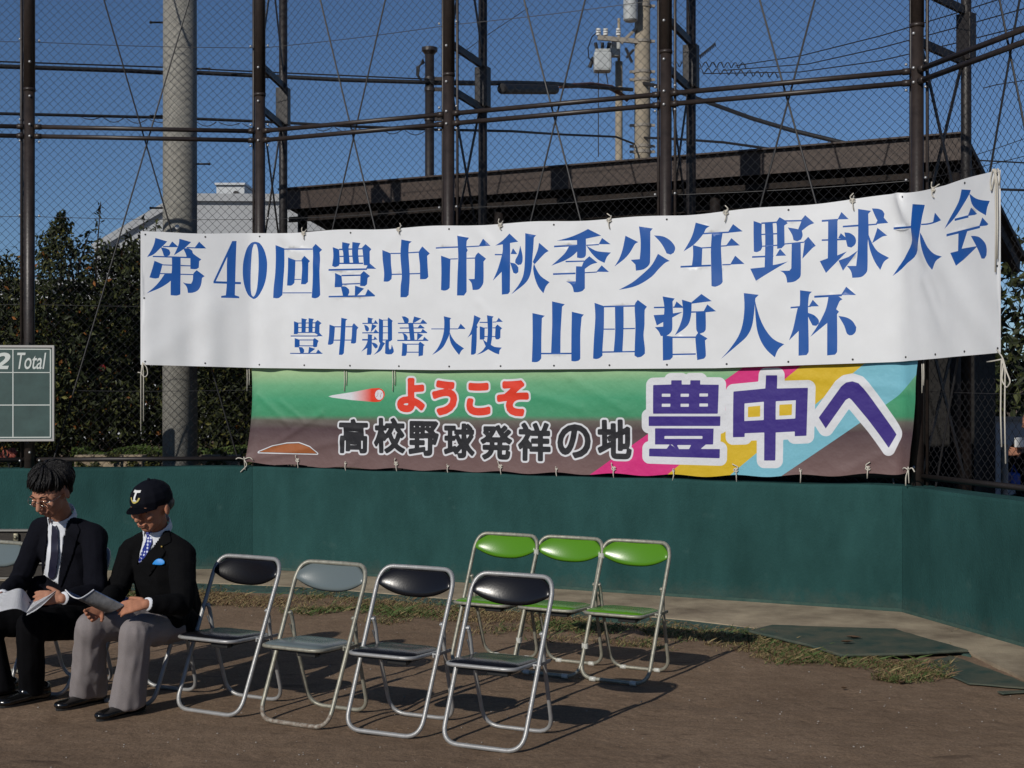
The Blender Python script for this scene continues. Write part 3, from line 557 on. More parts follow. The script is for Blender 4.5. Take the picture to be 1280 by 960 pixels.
GLYPHS = "123,2842,222,2813,187,2776,162,2753,109,2702,53,2678,87,2733,112,2790;187,2774,288,2775,288,2765,187,2764;235,2771,263,2813,310,2772,305,2765,235,2764;168,2762,204,2757,238,2743,248,2717,240,2694,212,2686,193,2691,182,2728;323,2837,422,2810,383,2773,355,2747,277,2695,305,2758,319,2798;383,2768,467,2765,467,2756,383,2758;450,2762,488,2814,548,2757,450,2756;355,2755,400,2756,431,2736,439,2711,506,2663,488,2648,485,2594,461,2580,414,2582,414,2673,383,2679,377,2707;101,2690,414,2684,414,2672,101,2679;260,2683,333,2684,330,2364,299,2353,249,2356,250,2478,260,2581;115,2648,182,2620,162,2540,151,2503,120,2497,73,2506,98,2585;179,2618,260,2616,260,2607,179,2610;333,2614,417,2612,417,2603,333,2605;159,2544,260,2544,260,2535,159,2535;327,2540,445,2538,445,2529,327,2531;199,2537,260,2541,260,2489,221,2455,154,2414,48,2369,109,2420,159,2477;467,2572,534,2520,512,2506,503,2446,478,2400,433,2379,393,2377,383,2428,350,2467,377,2459,419,2456,433,2485,439,2542;766,2823,802,2824,795,2629,791,2468,788,2360,825,2348,825,2334,673,2337,673,2352,712,2359,720,2462,724,2691;766,2823,771,2795,625,2473,608,2461,608,2476;608,2479,839,2473,839,2454,608,2460;980,2818,938,2808,898,2768,870,2698,856,2618,856,2515,873,2429,909,2360,960,2328,961,2346,941,2366,933,2424,933,2538,938,2642,948,2745,966,2794,980,2799;980,2818,1035,2803,1083,2746,1111,2660,1114,2591,1104,2500,1076,2421,1028,2359,987,2332,960,2328,961,2346,983,2366,1004,2423,1018,2537,1021,2640,1014,2743,997,2793,980,2799;1201,2781,1291,2749,1287,2599,1274,2457,1267,2355,1229,2329,1178,2332,1182,2431,1195,2545,1202,2687;1287,2748,1572,2737,1572,2727,1287,2738;1572,2746,1602,2774,1666,2722,1641,2704,1646,2642,1643,2496,1650,2345,1631,2326,1598,2318,1565,2325,1572,2448,1577,2672;1328,2671,1402,2645,1392,2504,1388,2454,1358,2433,1314,2434,1324,2569;1398,2643,1465,2641,1465,2634,1398,2636;1465,2651,1495,2678,1549,2631,1532,2618,1525,2458,1499,2439,1455,2441,1465,2564;1388,2487,1455,2485,1455,2478,1388,2480;1270,2377,1565,2369,1565,2361,1270,2369;1771,2740,1835,2718,1838,2607,1828,2582,1792,2572,1763,2584,1776,2665;1866,2778,1942,2761,1929,2737,1929,2698,1938,2598,1877,2600,1874,2689,1864,2728;1964,2774,2041,2762,2025,2733,2019,2683,2029,2594,1971,2596,1961,2685;2057,2726,2088,2752,2144,2708,2128,2690,2131,2591,2191,2544,2093,2548,2109,2575,2073,2579,2067,2654;1835,2724,2067,2720,2067,2709,1835,2712;1838,2665,2067,2659,2067,2649,1838,2655;1835,2608,2067,2600,2067,2588,1835,2597;1729,2559,2105,2552,2105,2538,1729,2544;1790,2525,1854,2498,1864,2417,1848,2405,1788,2406,1792,2469;1854,2506,2041,2503,2041,2492,1854,2495;2041,2505,2073,2531,2132,2487,2109,2473,2102,2421,2080,2406,2035,2409;1861,2434,2035,2433,2035,2423,1861,2424;1848,2412,1893,2408,1926,2385,1931,2359,1916,2332,1867,2333;1987,2413,2073,2386,2045,2365,2009,2335,1982,2330;2080,2328,2109,2381,2177,2328,2177,2321;1729,2335,2177,2332,2177,2319,1729,2322;2248,2697,2324,2667,2328,2583,2338,2507,2336,2458,2306,2437,2261,2438,2265,2509,2252,2608;2423,2775,2521,2755,2495,2738,2490,2654,2505,2479,2496,2322,2474,2304,2421,2305,2423,2400,2432,2482,2415,2646;2324,2670,2418,2668,2418,2659,2324,2661;2490,2669,2589,2671,2589,2661,2490,2660;2589,2671,2619,2711,2689,2651,2665,2632,2669,2555,2675,2463,2653,2447,2599,2446,2598,2557,2589,2628;2338,2499,2434,2497,2434,2488,2338,2489;2502,2498,2599,2497,2599,2488,2502,2488;2935,2783,3042,2762,3022,2740,3019,2689,3031,2663,3021,2647,3021,2333,2998,2304,2935,2306,2938,2431,2947,2591,2943,2698;2744,2698,2944,2698,2944,2687,2744,2687;3019,2695,3132,2697,3132,2688,3019,2686;3129,2694,3166,2749,3232,2691,3129,2689;2792,2629,2878,2599,2873,2487,2869,2369,2848,2353,2818,2348,2790,2355,2795,2489;2875,2603,2944,2602,2944,2594,2875,2595;3021,2604,3096,2603,3096,2594,3021,2596;3096,2609,3123,2642,3192,2590,3170,2569,3169,2408,3152,2371,3123,2348,3074,2346,3064,2400,3036,2434,3090,2433,3094,2532;3395,2780,3472,2712,3401,2705,3404,2550,3401,2324,3386,2306,3331,2302,3329,2481,3252,2414,3290,2491,3322,2579,3337,2641,3337,2697,3273,2690,3340,2731;3269,2624,3337,2621,3337,2611,3269,2614;3407,2618,3427,2664,3464,2615;3490,2682,3510,2603,3510,2556,3499,2533,3473,2529,3447,2548,3450,2574,3473,2615;3404,2552,3450,2540,3476,2510,3476,2474,3456,2461,3433,2470,3418,2512;3533,2776,3628,2755,3609,2737,3604,2657,3596,2579,3588,2496,3565,2424,3519,2373,3412,2302,3473,2369,3513,2436,3528,2519,3533,2660;3653,2696,3734,2628,3701,2611,3616,2531,3599,2548,3639,2635;3610,2537,3628,2495,3667,2436,3741,2387,3710,2357,3687,2303,3645,2354,3616,2422,3602,2496;3802,2705,3906,2726,3983,2751,4059,2784,4166,2729,4041,2710,4041,2587,4027,2567,4000,2563,3969,2569,3969,2702;3780,2668,3972,2669,3972,2656,3780,2655;4044,2665,4148,2666,4148,2657,4044,2656;4146,2664,4173,2711,4243,2660;3906,2661,3972,2660,3969,2615,3928,2581,3861,2547,3757,2514,3822,2564,3872,2609;4044,2658,4083,2636,4137,2611,4246,2597,4214,2565,4193,2520,4137,2550,4083,2603;3875,2547,4027,2545,4027,2535,3875,2536;4027,2541,4069,2576,4136,2524,4083,2511,4033,2480,4033,2331,4011,2311,3972,2303,3942,2305,3933,2344,3911,2371,3878,2388,3958,2387,3961,2503,4008,2500;3771,2455,3956,2455,3956,2442,3771,2442;4032,2455,4132,2457,4132,2449,4032,2447;4126,2455,4170,2503,4230,2450;4363,2719,4467,2666,4440,2652,4400,2591,4352,2542,4275,2490,4314,2549,4341,2619;4472,2784,4582,2763,4563,2742,4561,2514,4547,2485,4507,2459,4448,2452,4443,2499,4406,2535,4478,2538,4485,2613,4485,2688;4592,2711,4660,2701,4712,2673,4749,2632,4757,2602,4746,2575,4723,2562,4691,2572,4670,2615,4639,2661;4623,2572,4715,2515,4681,2503,4628,2457,4576,2404,4496,2356,4416,2328,4309,2312,4416,2363,4496,2421,4565,2479,4602,2533;4915,2791,5023,2758,4994,2741,4974,2704,4905,2632,4821,2582,4864,2650,4893,2710;4974,2712,5168,2714,5168,2703,4974,2701;5162,2712,5199,2766,5270,2710,5162,2704;4893,2626,4968,2604,4965,2546,4961,2468,4887,2471,4896,2548;4965,2606,5037,2607,5037,2598,4965,2597;5108,2614,5151,2615,5151,2606,5108,2605;5145,2612,5186,2665,5248,2609,5145,2608;5040,2706,5120,2705,5108,2623,5111,2513,5121,2347,5105,2328,5066,2313,5037,2319,5031,2571;4799,2475,5031,2477,5031,2464,4799,2462;5117,2477,5179,2477,5179,2468,5117,2468;5176,2474,5213,2536,5283,2473,5179,2472;5351,2782,5411,2759,5409,2675,5414,2593,5403,2566,5375,2555,5352,2560,5350,2689;5408,2768,5524,2770,5524,2759,5408,2757;5408,2686,5524,2687,5524,2677,5408,2677;5411,2600,5524,2603,5524,2594,5411,2592;5433,2761,5491,2761,5497,2628,5494,2457,5535,2463,5603,2478,5480,2411,5369,2347,5326,2437,5433,2444,5436,2630;5516,2765,5541,2800,5579,2776,5601,2753,5576,2738,5579,2597,5557,2576,5524,2573,5521,2735;5579,2776,5704,2772,5704,2761,5579,2765;5699,2771,5727,2805,5793,2744,5753,2729,5704,2694,5710,2661,5699,2632,5671,2620,5644,2629,5633,2670,5601,2723,5650,2713,5677,2706,5699,2759;5579,2609,5720,2616,5720,2607,5579,2601;5720,2618,5750,2649,5804,2582,5780,2567,5708,2494,5723,2607;5339,2527,5497,2527,5497,2515,5339,2515;5513,2521,5545,2572,5591,2521;5631,2606,5696,2606,5696,2377,5671,2345,5639,2330,5598,2327,5590,2370,5573,2397,5546,2414,5614,2412,5628,2428;5846,2764,5960,2767,5960,2754,5846,2750;5957,2762,5984,2814,6035,2761;5891,2755,5957,2757,5955,2509,6021,2534,5965,2477,5875,2387,5832,2472,5888,2491,5891,2651;5846,2626,6018,2625,6018,2614,5846,2615;5961,2629,5980,2665,6017,2629,6017,2619;6005,2669,6044,2662,6076,2637,6086,2607,6078,2579,6052,2560,6026,2568,6018,2602;6101,2829,6192,2810,6172,2791,6174,2648,6167,2585,6165,2401,6149,2370,6118,2350,6060,2347,6055,2378,6044,2405,6021,2432,6086,2430,6097,2536,6101,2694;5994,2716,6102,2719,6102,2706,5994,2704;6172,2718,6232,2720,6232,2711,6172,2708;6197,2827,6237,2823,6268,2810,6284,2785,6279,2759,6309,2720,6222,2716,6235,2740,6219,2773;6099,2538,5994,2399,5963,2472,6034,2496;6235,2690,6302,2632,6268,2626,6198,2584,6219,2641;6170,2654,6198,2584,6237,2525,6315,2477,6279,2450,6254,2395,6217,2452,6185,2532,6170,2612;6600,2828,6731,2807,6708,2732,6688,2610,6663,2533,6602,2465,6488,2417,6342,2350,6404,2411,6509,2490,6571,2559,6597,2631;6352,2688,6602,2678,6602,2664,6352,2673;6703,2682,6782,2678,6831,2681,6849,2741,6921,2682,6861,2673,6782,2668,6703,2673;6693,2626,6723,2595,6792,2515,6870,2464,6954,2439,6889,2412,6844,2359,6782,2410,6733,2482,6703,2558;7151,2855,7257,2837,7236,2809,7165,2750,7069,2677,6959,2620,7030,2692,7117,2779;7239,2817,7306,2780,7380,2757,7459,2742,7434,2706,7418,2656,7334,2699,7269,2749;7074,2675,7232,2680,7232,2664,7074,2660;7224,2675,7262,2725,7330,2676,7306,2672;6985,2584,7353,2600,7353,2584,6985,2568;7343,2595,7380,2648,7443,2599,7425,2592;7117,2583,7222,2586,7148,2473,7316,2474,7306,2466,7093,2367,7032,2456,7110,2462;7251,2545,7306,2538,7353,2523,7407,2484,7425,2444,7421,2406,7398,2387,7366,2390,7348,2418,7306,2477;3593,2152,3698,2129,3674,2111,3670,1955,3670,1799,3655,1781,3630,1770,3590,1771,3596,1956;3759,2239,3867,2214,3844,2195,3832,2005,3830,1837,3752,1838,3760,2057;3925,2155,4025,2131,4007,2112,3997,1976,3997,1797,3983,1779,3950,1773,3922,1777,3922,1977;3670,1842,3925,1840,3925,1829,3670,1830;4112,2219,4190,2192,4191,2024,4180,1872,4179,1816,4157,1798,4130,1790,4102,1794,4111,1949,4120,2102;4190,2194,4438,2193,4438,2182,4190,2182;4438,2194,4463,2232,4536,2179,4518,2154,4516,2044,4508,1964,4518,1873,4518,1828,4491,1806,4459,1799,4435,1814,4438,1894,4444,2045;4279,2188,4349,2186,4349,2022,4339,1845,4270,1845,4282,1997;4190,2021,4279,2020,4279,2011,4190,2012;4349,2022,4440,2022,4440,2013,4349,2013;4176,1848,4438,1849,4438,1839,4176,1837;4660,2253,4754,2235,4737,2214,4739,2125,4816,2135,4734,2094,4734,2007,4716,1976,4690,1960,4746,1951,4737,1945,4737,1800,4716,1780,4660,1775,4659,1958,4644,1958,4628,1992,4598,2025,4663,2028,4663,2062,4613,2037,4588,2115,4669,2118,4672,2176;4591,2177,4672,2177,4672,2165,4591,2166;4740,2175,4816,2173,4816,2164,4740,2166;4747,2172,4768,2213,4816,2173;4810,2225,4885,2202,4880,2116,4862,2049,4822,2006,4754,1962,4787,2023,4810,2089,4817,2145;4885,2205,4920,2232,4960,2263,5040,2208,4885,2193;4880,2137,4978,2137,4978,2127,4880,2126;4975,2133,5005,2185,5072,2133,4992,2127,4992,2003,4978,1981,4946,1970,5005,1935,4986,1920,4992,1809,4978,1787,4926,1776,4915,1893,4913,1948,4932,1976,4919,2004,4917,2126;4728,1953,4915,1951,4915,1940,4728,1942;4734,1825,4915,1827,4915,1816,4734,1814;5280,2261,5391,2245,5366,2221,5355,2107,5338,2015,5299,1944,5232,1885,5105,1782,5170,1852,5237,1945,5271,2038,5285,2152;5361,2216,5375,2156,5400,2073,5433,2002,5477,1942,5521,1908,5576,1886,5532,1849,5507,1792,5449,1844,5405,1910,5377,1992,5366,2096;5690,2270,5775,2257,5756,2235,5748,2166,5748,2107,5791,2090,5823,2057,5826,2030,5807,2013,5780,2017,5764,2047,5748,2080,5753,1833,5737,1806,5680,1802,5680,1979,5610,1912,5640,1996,5672,2141,5688,2162;5622,2153,5688,2157,5688,2145,5622,2141;5748,2156,5769,2157,5769,2149,5748,2148;5753,2152,5781,2200,5826,2152;5792,2228,5988,2234,5988,2219,5792,2213;5980,2227,6017,2286,6087,2225;5893,2224,5956,2222,5992,2197,5972,2184,5948,2129,5968,2110,5954,2094,5956,1831,5940,1807,5885,1802,5885,2032,5764,1935,5823,2025,5871,2120,5887,2184;5964,2081,6020,2069,6062,2042,6088,1999,6083,1967,6064,1946,6041,1942,6022,1957,6004,2011;1389,2130,1434,2116,1434,2032,1422,2021,1386,2021,1389,2068;1465,2154,1521,2143,1509,2132,1506,2033,1465,2034;1535,2153,1589,2145,1578,2131,1575,2032,1535,2033;1602,2118,1624,2135,1662,2109,1643,2094,1643,2029,1674,1999,1614,2000,1626,2014,1596,2027;1431,2117,1602,2117,1602,2108,1431,2109;1434,2080,1602,2078,1602,2070,1434,2072;1431,2038,1602,2036,1602,2028,1431,2030;1352,2010,1631,2006,1631,1997,1352,2001;1395,1987,1445,1973,1445,1920,1431,1909,1392,1910;1443,1975,1581,1973,1581,1965,1443,1967;1581,1974,1596,1985,1637,1961,1626,1943,1620,1913,1596,1907,1579,1913;1443,1926,1581,1924,1581,1916,1443,1918;1434,1912,1470,1909,1489,1889,1489,1869,1476,1856,1452,1856;1539,1911,1602,1895,1539,1856,1529,1856;1606,1855,1629,1889,1672,1854;1342,1863,1672,1860,1672,1852,1342,1855;1735,2096,1788,2079,1782,1991,1775,1939,1750,1927,1723,1929,1732,2002;1785,2081,1850,2080,1850,2071,1785,2072;1896,2079,1963,2078,1963,2069,1896,2070;1850,2150,1913,2138,1896,2125,1892,1975,1885,1855,1867,1841,1832,1843,1843,1975;1963,2083,1977,2103,2021,2065,2007,2050,2002,1943,1984,1934,1952,1937,1960,1999;1779,1969,1847,1969,1847,1960,1779,1961;1891,1968,1958,1967,1958,1959,1891,1960;2107,2148,2160,2137,2146,2127,2147,2099,2107,2100;2057,2104,2203,2101,2203,2093,2057,2095;2164,2099,2180,2126,2203,2097;2073,2089,2101,2079,2119,2062,2119,2041,2103,2031,2087,2042;2146,2094,2194,2077,2135,2024,2143,2065;2057,2026,2213,2025,2213,2016,2057,2017;2161,2022,2182,2050,2207,2023;2109,2021,2111,2010,2155,2004,2148,1996,2148,1941,2181,1934,2203,1916,2201,1899,2183,1891,2169,1903,2148,1934,2147,1858,2139,1840,2101,1838,2105,1897,2049,1865,2085,1907,2107,1955;2057,1971,2109,1970,2109,1957,2057,1958;2147,1968,2173,1968,2173,1961,2147,1961;2163,1963,2173,1992,2201,1964;2213,2137,2252,2123,2250,1957,2248,1945,2272,1933,2256,1912,2228,1871,2163,1838,2201,1875,2225,1933,2213,1954;2252,2126,2299,2125,2299,2119,2252,2120;2296,2131,2303,2145,2345,2114,2337,2106,2337,1959,2319,1949,2307,1946,2307,1898,2315,1881,2327,1888,2334,1922,2352,1880,2354,1860,2335,1843,2296,1842,2272,1850,2274,1953,2296,1960;2250,2074,2299,2073,2299,2067,2250,2067;2250,2022,2299,2021,2299,2015,2250,2015;2248,1964,2297,1964,2297,1956,2248,1956;2430,2150,2462,2147,2493,2130,2495,2109,2485,2094,2456,2095;2543,2147,2609,2129,2555,2101,2535,2095,2530,2102;2392,2098,2659,2094,2659,2085,2392,2089;2597,2092,2622,2122,2659,2091;2409,2060,2636,2057,2636,2048,2409,2051;2576,2055,2597,2082,2636,2054;2394,2022,2662,2020,2662,2010,2394,2013;2603,2016,2620,2046,2662,2016;2489,2094,2535,2093,2549,1952,2508,1953;2431,2015,2466,2004,2485,1980,2481,1957,2452,1955,2444,1998;2572,2013,2626,1996,2580,1959,2570,1955;2386,1960,2674,1957,2674,1947,2386,1950;2622,1953,2636,1982,2672,1952;2435,1935,2479,1924,2479,1862,2472,1833,2462,1828,2429,1828,2433,1879;2477,1927,2589,1926,2589,1918,2477,1919;2586,1928,2597,1943,2642,1914,2630,1906,2626,1831,2586,1823;2477,1862,2588,1861,2588,1853,2477,1854;3088,2146,3146,2121,3112,2066,3121,2049,3112,2042,3110,1934,3101,1845,3081,1833,3057,1833,3063,1935,3068,1995,3028,1967,3055,2007,3077,2074;3202,2143,3260,2132,3249,2119,3245,1972,3234,1909,3267,1893,3330,1886,3311,1865,3306,1833,3267,1845,3210,1874,3157,1846,3108,1832,3157,1862,3188,1898,3163,1953,3199,1929,3208,2012;3136,2092,3205,2091,3205,2082,3136,2084;3252,2091,3284,2092,3284,2085,3252,2084;3280,2088,3303,2121,3339,2088;3137,2057,3181,2044,3179,1957,3170,1951,3137,1952;3179,2046,3205,2046,3205,2039,3179,2039;3249,2046,3278,2046,3278,2038,3249,2039;3276,2051,3292,2069,3333,2038,3319,2026,3317,1963,3302,1952,3278,1952,3271,1972;3179,1979,3205,1978,3205,1971,3179,1971;3245,1978,3276,1977,3276,1970,3245,1971;2815,2143,2883,2127,2871,2114,2869,2010,2842,1950,2810,1898,2764,1862,2709,1834,2755,1882,2792,1946,2814,2019,2819,2099;2700,2047,2945,2043,2945,2036,2700,2040;2941,2039,2968,2081,3010,2041,3008,2037;2869,2014,2887,1977,2927,1929,2997,1883,2972,1864,2952,1831,2909,1881,2878,1929,2866,1978"
polys = []
for s in GLYPHS.split(';'):
    q = [int(x)/1000 for x in s.split(',')]; polys.append([(q[i], q[i+1]) for i in range(0, len(q), 2)])
def smooth_poly(p):
    """Catmull-Rom round the shallow bends, keep the sharp corners"""
    n = len(p); out = []
    if n <= 4: return p
    P = [Vector(q) for q in p]
    def ang(i):
        a = (P[i]-P[i-1]); b = (P[(i+1) % n]-P[i])
        if a.length < 1e-6 or b.length < 1e-6: return 0
        return abs(a.angle(b))
    sharp = [ang(i) > R(38) for i in range(n)]
    for i in range(n):
        a, b = P[i], P[(i+1) % n]; out.append((a.x, a.y))
        if sharp[i] and sharp[(i+1) % n]: continue
        if (b-a).length < .02: continue
        m0 = (b-P[i-1])*.5 if not sharp[i] else (b-a)*.9
        m1 = (P[(i+2) % n]-a)*.5 if not sharp[(i+1) % n] else (b-a)*.9
        k = (b-a).length; 
        if m0.length > k*1.2: m0 = m0.normalized()*k*1.2
        if m1.length > k*1.2: m1 = m1.normalized()*k*1.2
        for t in (.33, .67):
            h00 = 2*t**3-3*t*t+1; h10 = t**3-2*t*t+t; h01 = -2*t**3+3*t*t; h11 = t**3-t*t
            q = a*h00+m0*h10+b*h01+m1*h11; out.append((q.x, q.y))
    return out
polys = [smooth_poly(p) for p in polys]
def inside_np(px, py, poly):
    wn = np.zeros(len(px), int); n = len(poly)
    for i in range(n):
        x0, y0 = poly[i]; x1, y1 = poly[(i+1) % n]
        cr = (x1-x0)*(py-y0)-(px-x0)*(y1-y0)
        wn += ((y0 <= py) & (y1 > py) & (cr > 0)).astype(int)-((y0 > py) & (y1 <= py) & (cr < 0)).astype(int)
    return wn != 0
def build_main_banner():
    pts = []; edges = []
    for p in polys:
        i = len(pts); n = len(p); pts += [Vector(q) for q in p]; edges += [(i+k, i+(k+1) % n) for k in range(n)]
    # outline, and a grid of points inside
    NU = 190; top = []; bot = []
    us = [UE*k/NU for k in range(NU+1)]
    i0 = len(pts)
    for u in us: pts.append(Vector((u, ztop(u))))
    for u in us: pts.append(Vector((u, zbot(u))))
    edges += [(i0+k, i0+k+1) for k in range(NU)]+[(i0+NU+1+k, i0+NU+2+k) for k in range(NU)]
    edges += [(i0, i0+NU+1), (i0+NU, i0+2*NU+1)]
    for k in range(1, NU*2):
        u = UE*k/(NU*2); zt, zb = ztop(u), zbot(u)
        for j in range(1, 40):
            pts.append(Vector((u, zb+(zt-zb)*(j+(.5 if k % 2 else 0)*.98)/40.5)))
    r = delaunay_2d_cdt(pts, edges, [], 0, 1e-5, False)
    P = np.array([[p.x, p.y] for p in r[0]]); T = [f for f in r[2]]
    cu = np.array([P[list(f)].mean(0) for f in T])
    keep = np.array([zbot(c[0])-1e-4 < c[1] < ztop(c[0])+1e-4 for c in cu])
    onb = np.array([abs(z-zbot(u)) < 2e-4 or abs(z-ztop(u)) < 2e-4 for u, z in P])
    keep &= np.array([not all(onb[i] for i in f) for f in T])
    mi = np.zeros(len(T), int)
    for p in polys:
        a = np.array(p); x0, y0 = a.min(0); x1, y1 = a.max(0)
        idx = np.where((cu[:, 0] > x0) & (cu[:, 0] < x1) & (cu[:, 1] > y0) & (cu[:, 1] < y1))[0]
        if len(idx):
            ins = inside_np(cu[idx, 0], cu[idx, 1], p); mi[idx[ins]] = 1
    V = [surf1(u, z) for u, z in P]
    F = []; MI = []
    for f, k, m_ in zip(T, keep, mi):
        if not k: continue
        F.append(tuple(f)); MI.append(int(m_))
    root = empty('banner', BA, label='long white vinyl banner with blue Japanese lettering tied across the fence', cat='banner')
    c = pyobj('sheet', V, F, [M['vinyl_white'], M['vinyl_blue']], root, smooth=True, mi=MI)
    return root
M['vinyl_white'] = mat('white_banner_vinyl', (.73, .74, .752), .36, spec=.35, vary=.03, vscale=5)
M['vinyl_blue'] = mat('blue_banner_print', (.006, .082, .34), .42, spec=.35)
banner = build_main_banner()
# hem, eyelets
def ribbon(name, fn, us, w_, m, parent, d=.0045):
    V = []; F = []
    for u in us:
        z = fn(u); s = 1 if fn is zbot else -1
        for k in (0, 1):
            p = surf1(u, z+s*w_*k); _, n = path(u); V.append(p+n*d)
    for i in range(len(us)-1): F.append((2*i, 2*i+1, 2*i+3, 2*i+2))
    return pyobj(name, V, F, m, parent)
M['hem'] = mat('white_hem', (.62, .63, .64), .5, spec=.3)
for fn in (): ribbon('hem', fn, [UE*k/380 for k in range(381)], .006, M['hem'], banner)
M['eyelet'] = mat('dark_eyelet', (.012, .012, .014), .6)
def disc(c, n, r, m, parent, name='eyelet', seg=10, th=.003):
    bm = NB(); n = n.normalized(); u = n.orthogonal().normalized(); v = n.cross(u)
    tube(bm, [c, c+n*th], r, seg); return obj(name, bm, m, parent)
EY = []
for k in range(18):
    u = UM(.04+k*(8.655-.08)/17)
    for top in (1, 0):
        z = ztop(u)-.028 if top else zbot(u)+.028
        _, n = path(u); disc(surf1(u, z), n, .0075, M['eyelet'], banner); EY.append((u, z, top))
for z in (2.33,):
    for u in (.03, UE-.03):
        _, n = path(u); disc(surf1(u, z), n, .0075, M['eyelet'], banner)
def cord(pts, r=.0045, parent=None, name='tie_cord'):
    bm = NB(); tube(bm, fillet(pts, .02, 3), r, 6); return obj(name, bm, M['rope'], parent, smooth=True)
def knot(p, n, parent, s=1.0, seed=0, drop=.07):
    """a little bow: loop up over the wire, two loose ends"""
    rn = random.Random(seed); t = Vector((-n.y, n.x, 0)); z = Vector((0, 0, 1)); bm = NB()
    up = .05*s; base = p+n*.010
    tube(bm, fillet([base-n*.02, base+z*up*.5+t*.006, base+z*up-n*.04, base+z*up*1.1-n*.05], .01, 3), .0045, 6)
    a = rn.uniform(.3, 1.0); c = base+z*up*.35
    pts = [c+(t*math.cos(q)*.020+z*math.sin(q)*.014)*s for q in [a+k*.9 for k in range(7)]]
    tube(bm, pts, .0045, 6)
    tube(bm, fillet([c, c+t*.02*s*rn.choice((-1, 1))+z*.025*s, c+t*.03*s*rn.uniform(-1, 1)+z*.05*s+n*.01], .01, 3), .0040, 6)
    tube(bm, fillet([c, c-z*.03+t*.006*rn.uniform(-1, 1)+n*.008, c-z*drop+t*.012*rn.uniform(-1, 1)], .01, 3), .0040, 6)
    ball(bm, c, .010*s, 8)
    return obj('tie_cord', bm, M['rope'], parent, smooth=True)
for i, (u, z, top) in enumerate(EY):
    k = i//2
    if top and k in (3, 5, 7, 9, 11, 13, 15):
        _, n = path(u); knot(surf1(u, z), n, banner, 1.0, k, random.uniform(.03, .08))
# corner cords
z_ = Vector((0, 0, 1))
_, nE = path(UE-.03); tE = Vector((-nE.y, nE.x, 0)); pE = surf1(UE-.03, ztop(UE-.03)-.03)
e = nE*.014
cord([pE+e, pE+e+z_*.05-bdr*.02, pE+e-bdr*.05-z_*.03, pE+e-bdr*.04-z_*.10, pE+e-bdr*.01-z_*.02, pE+e+z_*.045+bdr*.03, pE+e+bdr*.05-z_*.02, pE+e+bdr*.04-z_*.07], parent=banner)
for k, ln in ((.004, .60), (.022, .52)):
    cord([pE+e+z_*.04, pE+e+bdr*k-z_*.05, pE+e+bdr*(k+.006)-z_*.3, pE+e+bdr*k-z_*ln], .0048, banner)
pE = surf1(UE-.02, zbot(UE-.02)+.02); e = nE*.014
cord([pE+e, pE+e+bdr*.06-z_*.05, pE+e+bdr*.10-z_*.14, pE+e+bdr*.14-z_*.2, pE+e+bdr*.10-z_*.24, pE+e+bdr*.05-z_*.19, pE+e+bdr*.07-z_*.08], parent=banner)
cord([pE+e+bdr*.06-z_*.06, pE+e-bdr*.03-z_*.07, pE+e-bdr*.10-z_*.075], parent=banner)
for k, ln in ((.045, .60), (.085, .70)):
    cord([pE+e+bdr*.05-z_*.06, pE+e+bdr*k-z_*.12, pE+e+bdr*(k-.005)-z_*.4, pE+e+bdr*(k+.005)-z_*ln], .0048, banner)
_, n0 = path(.02); p0 = surf1(.02, zbot(.02)+.02); e = n0*.014
cord([p0+e, p0+e+bdl*.035-z_*.04, p0+e+bdl*.045-z_*.10, p0+e+bdl*.02-z_*.13, p0+e-bdl*.01-z_*.10, p0+e-bdl*.005-z_*.02], parent=banner)
cord([p0+e-z_*.09, p0+e-bdl*.04-z_*.085], parent=banner)
for k, ln in ((-.014, .58), (.008, .50)):
    cord([p0+e, p0+e+bdl*k-z_*.1, p0+e+bdl*k-z_*ln], .0048, banner)

# ---- lower banner: cloth with printed signed-distance shapes stored on its vertices
LU0, LU1 = UM(.93), UM(7.24)
LZB = [(UM(a), b) for a, b in [(.90, .928), (1.6, .905), (2.5, .905), (3.8, .905), (5.5, .922), (6.4, .95), (7.24, .985)]]
LFOLD = [((.93, .94), (1.7, 1.35), .03, .010), ((.93, .94), (1.9, 1.12), .035, .010), ((1.0, 1.5), (1.35, 1.25), .03, .008), ((1.25, 1.45), (1.5, 1.30), .025, .006), ((3.5, 1.6), (4.3, 1.42), .04, .008), ((4.2, 1.65), (4.7, 1.40), .04, .007), ((2.0, .92), (2.35, 1.15), .04, .006), ((6.5, .98), (7.1, 1.2), .04, .007), ((5.9, 1.68), (7.1, 1.55), .04, .007), ((1.1, 1.30), (2.2, 1.22), .02, .005)]
LFOLD = [((UM(a[0]), a[1]), (UM(b[0]), b[1]), w_, m_) for a, b, w_, m_ in LFOLD]
def lz(u):
    zt = 1.80
    zb = lerp_tab(LZB, u)+.008*math.cos(2*math.pi*(u-LU0)/.476)
    return zt, zb
def wrinkle2(u, z):
    d = .006*noise.noise(Vector((u*1.6, z*3, 7)))*2+.003*noise.noise(Vector((u*6, z*9, 2)))
    k = max(0, min(1, (z-1.45)/.25)); d += k*.006*math.sin(u*3.1+1)+k*.002*math.sin(u*9)
    low = max(0, min(1, (1.12-z)/.2)); d += low*.006*math.sin(u*12+math.sin(u*3)*2)
    for a, b, wd, am in LFOLD:
        q, t = seg_d(u, z, a, b)
        if q < wd*3: d += am*math.exp(-(q/wd)**2)
    return d
def surf2(u, z):
    p, n = path(u, .06); zt, zb = lz(u); v = (z-zb)/(zt-zb)
    return Vector((p.x, p.y, z))+n*(.008+wrinkle2(u, z)*.9)
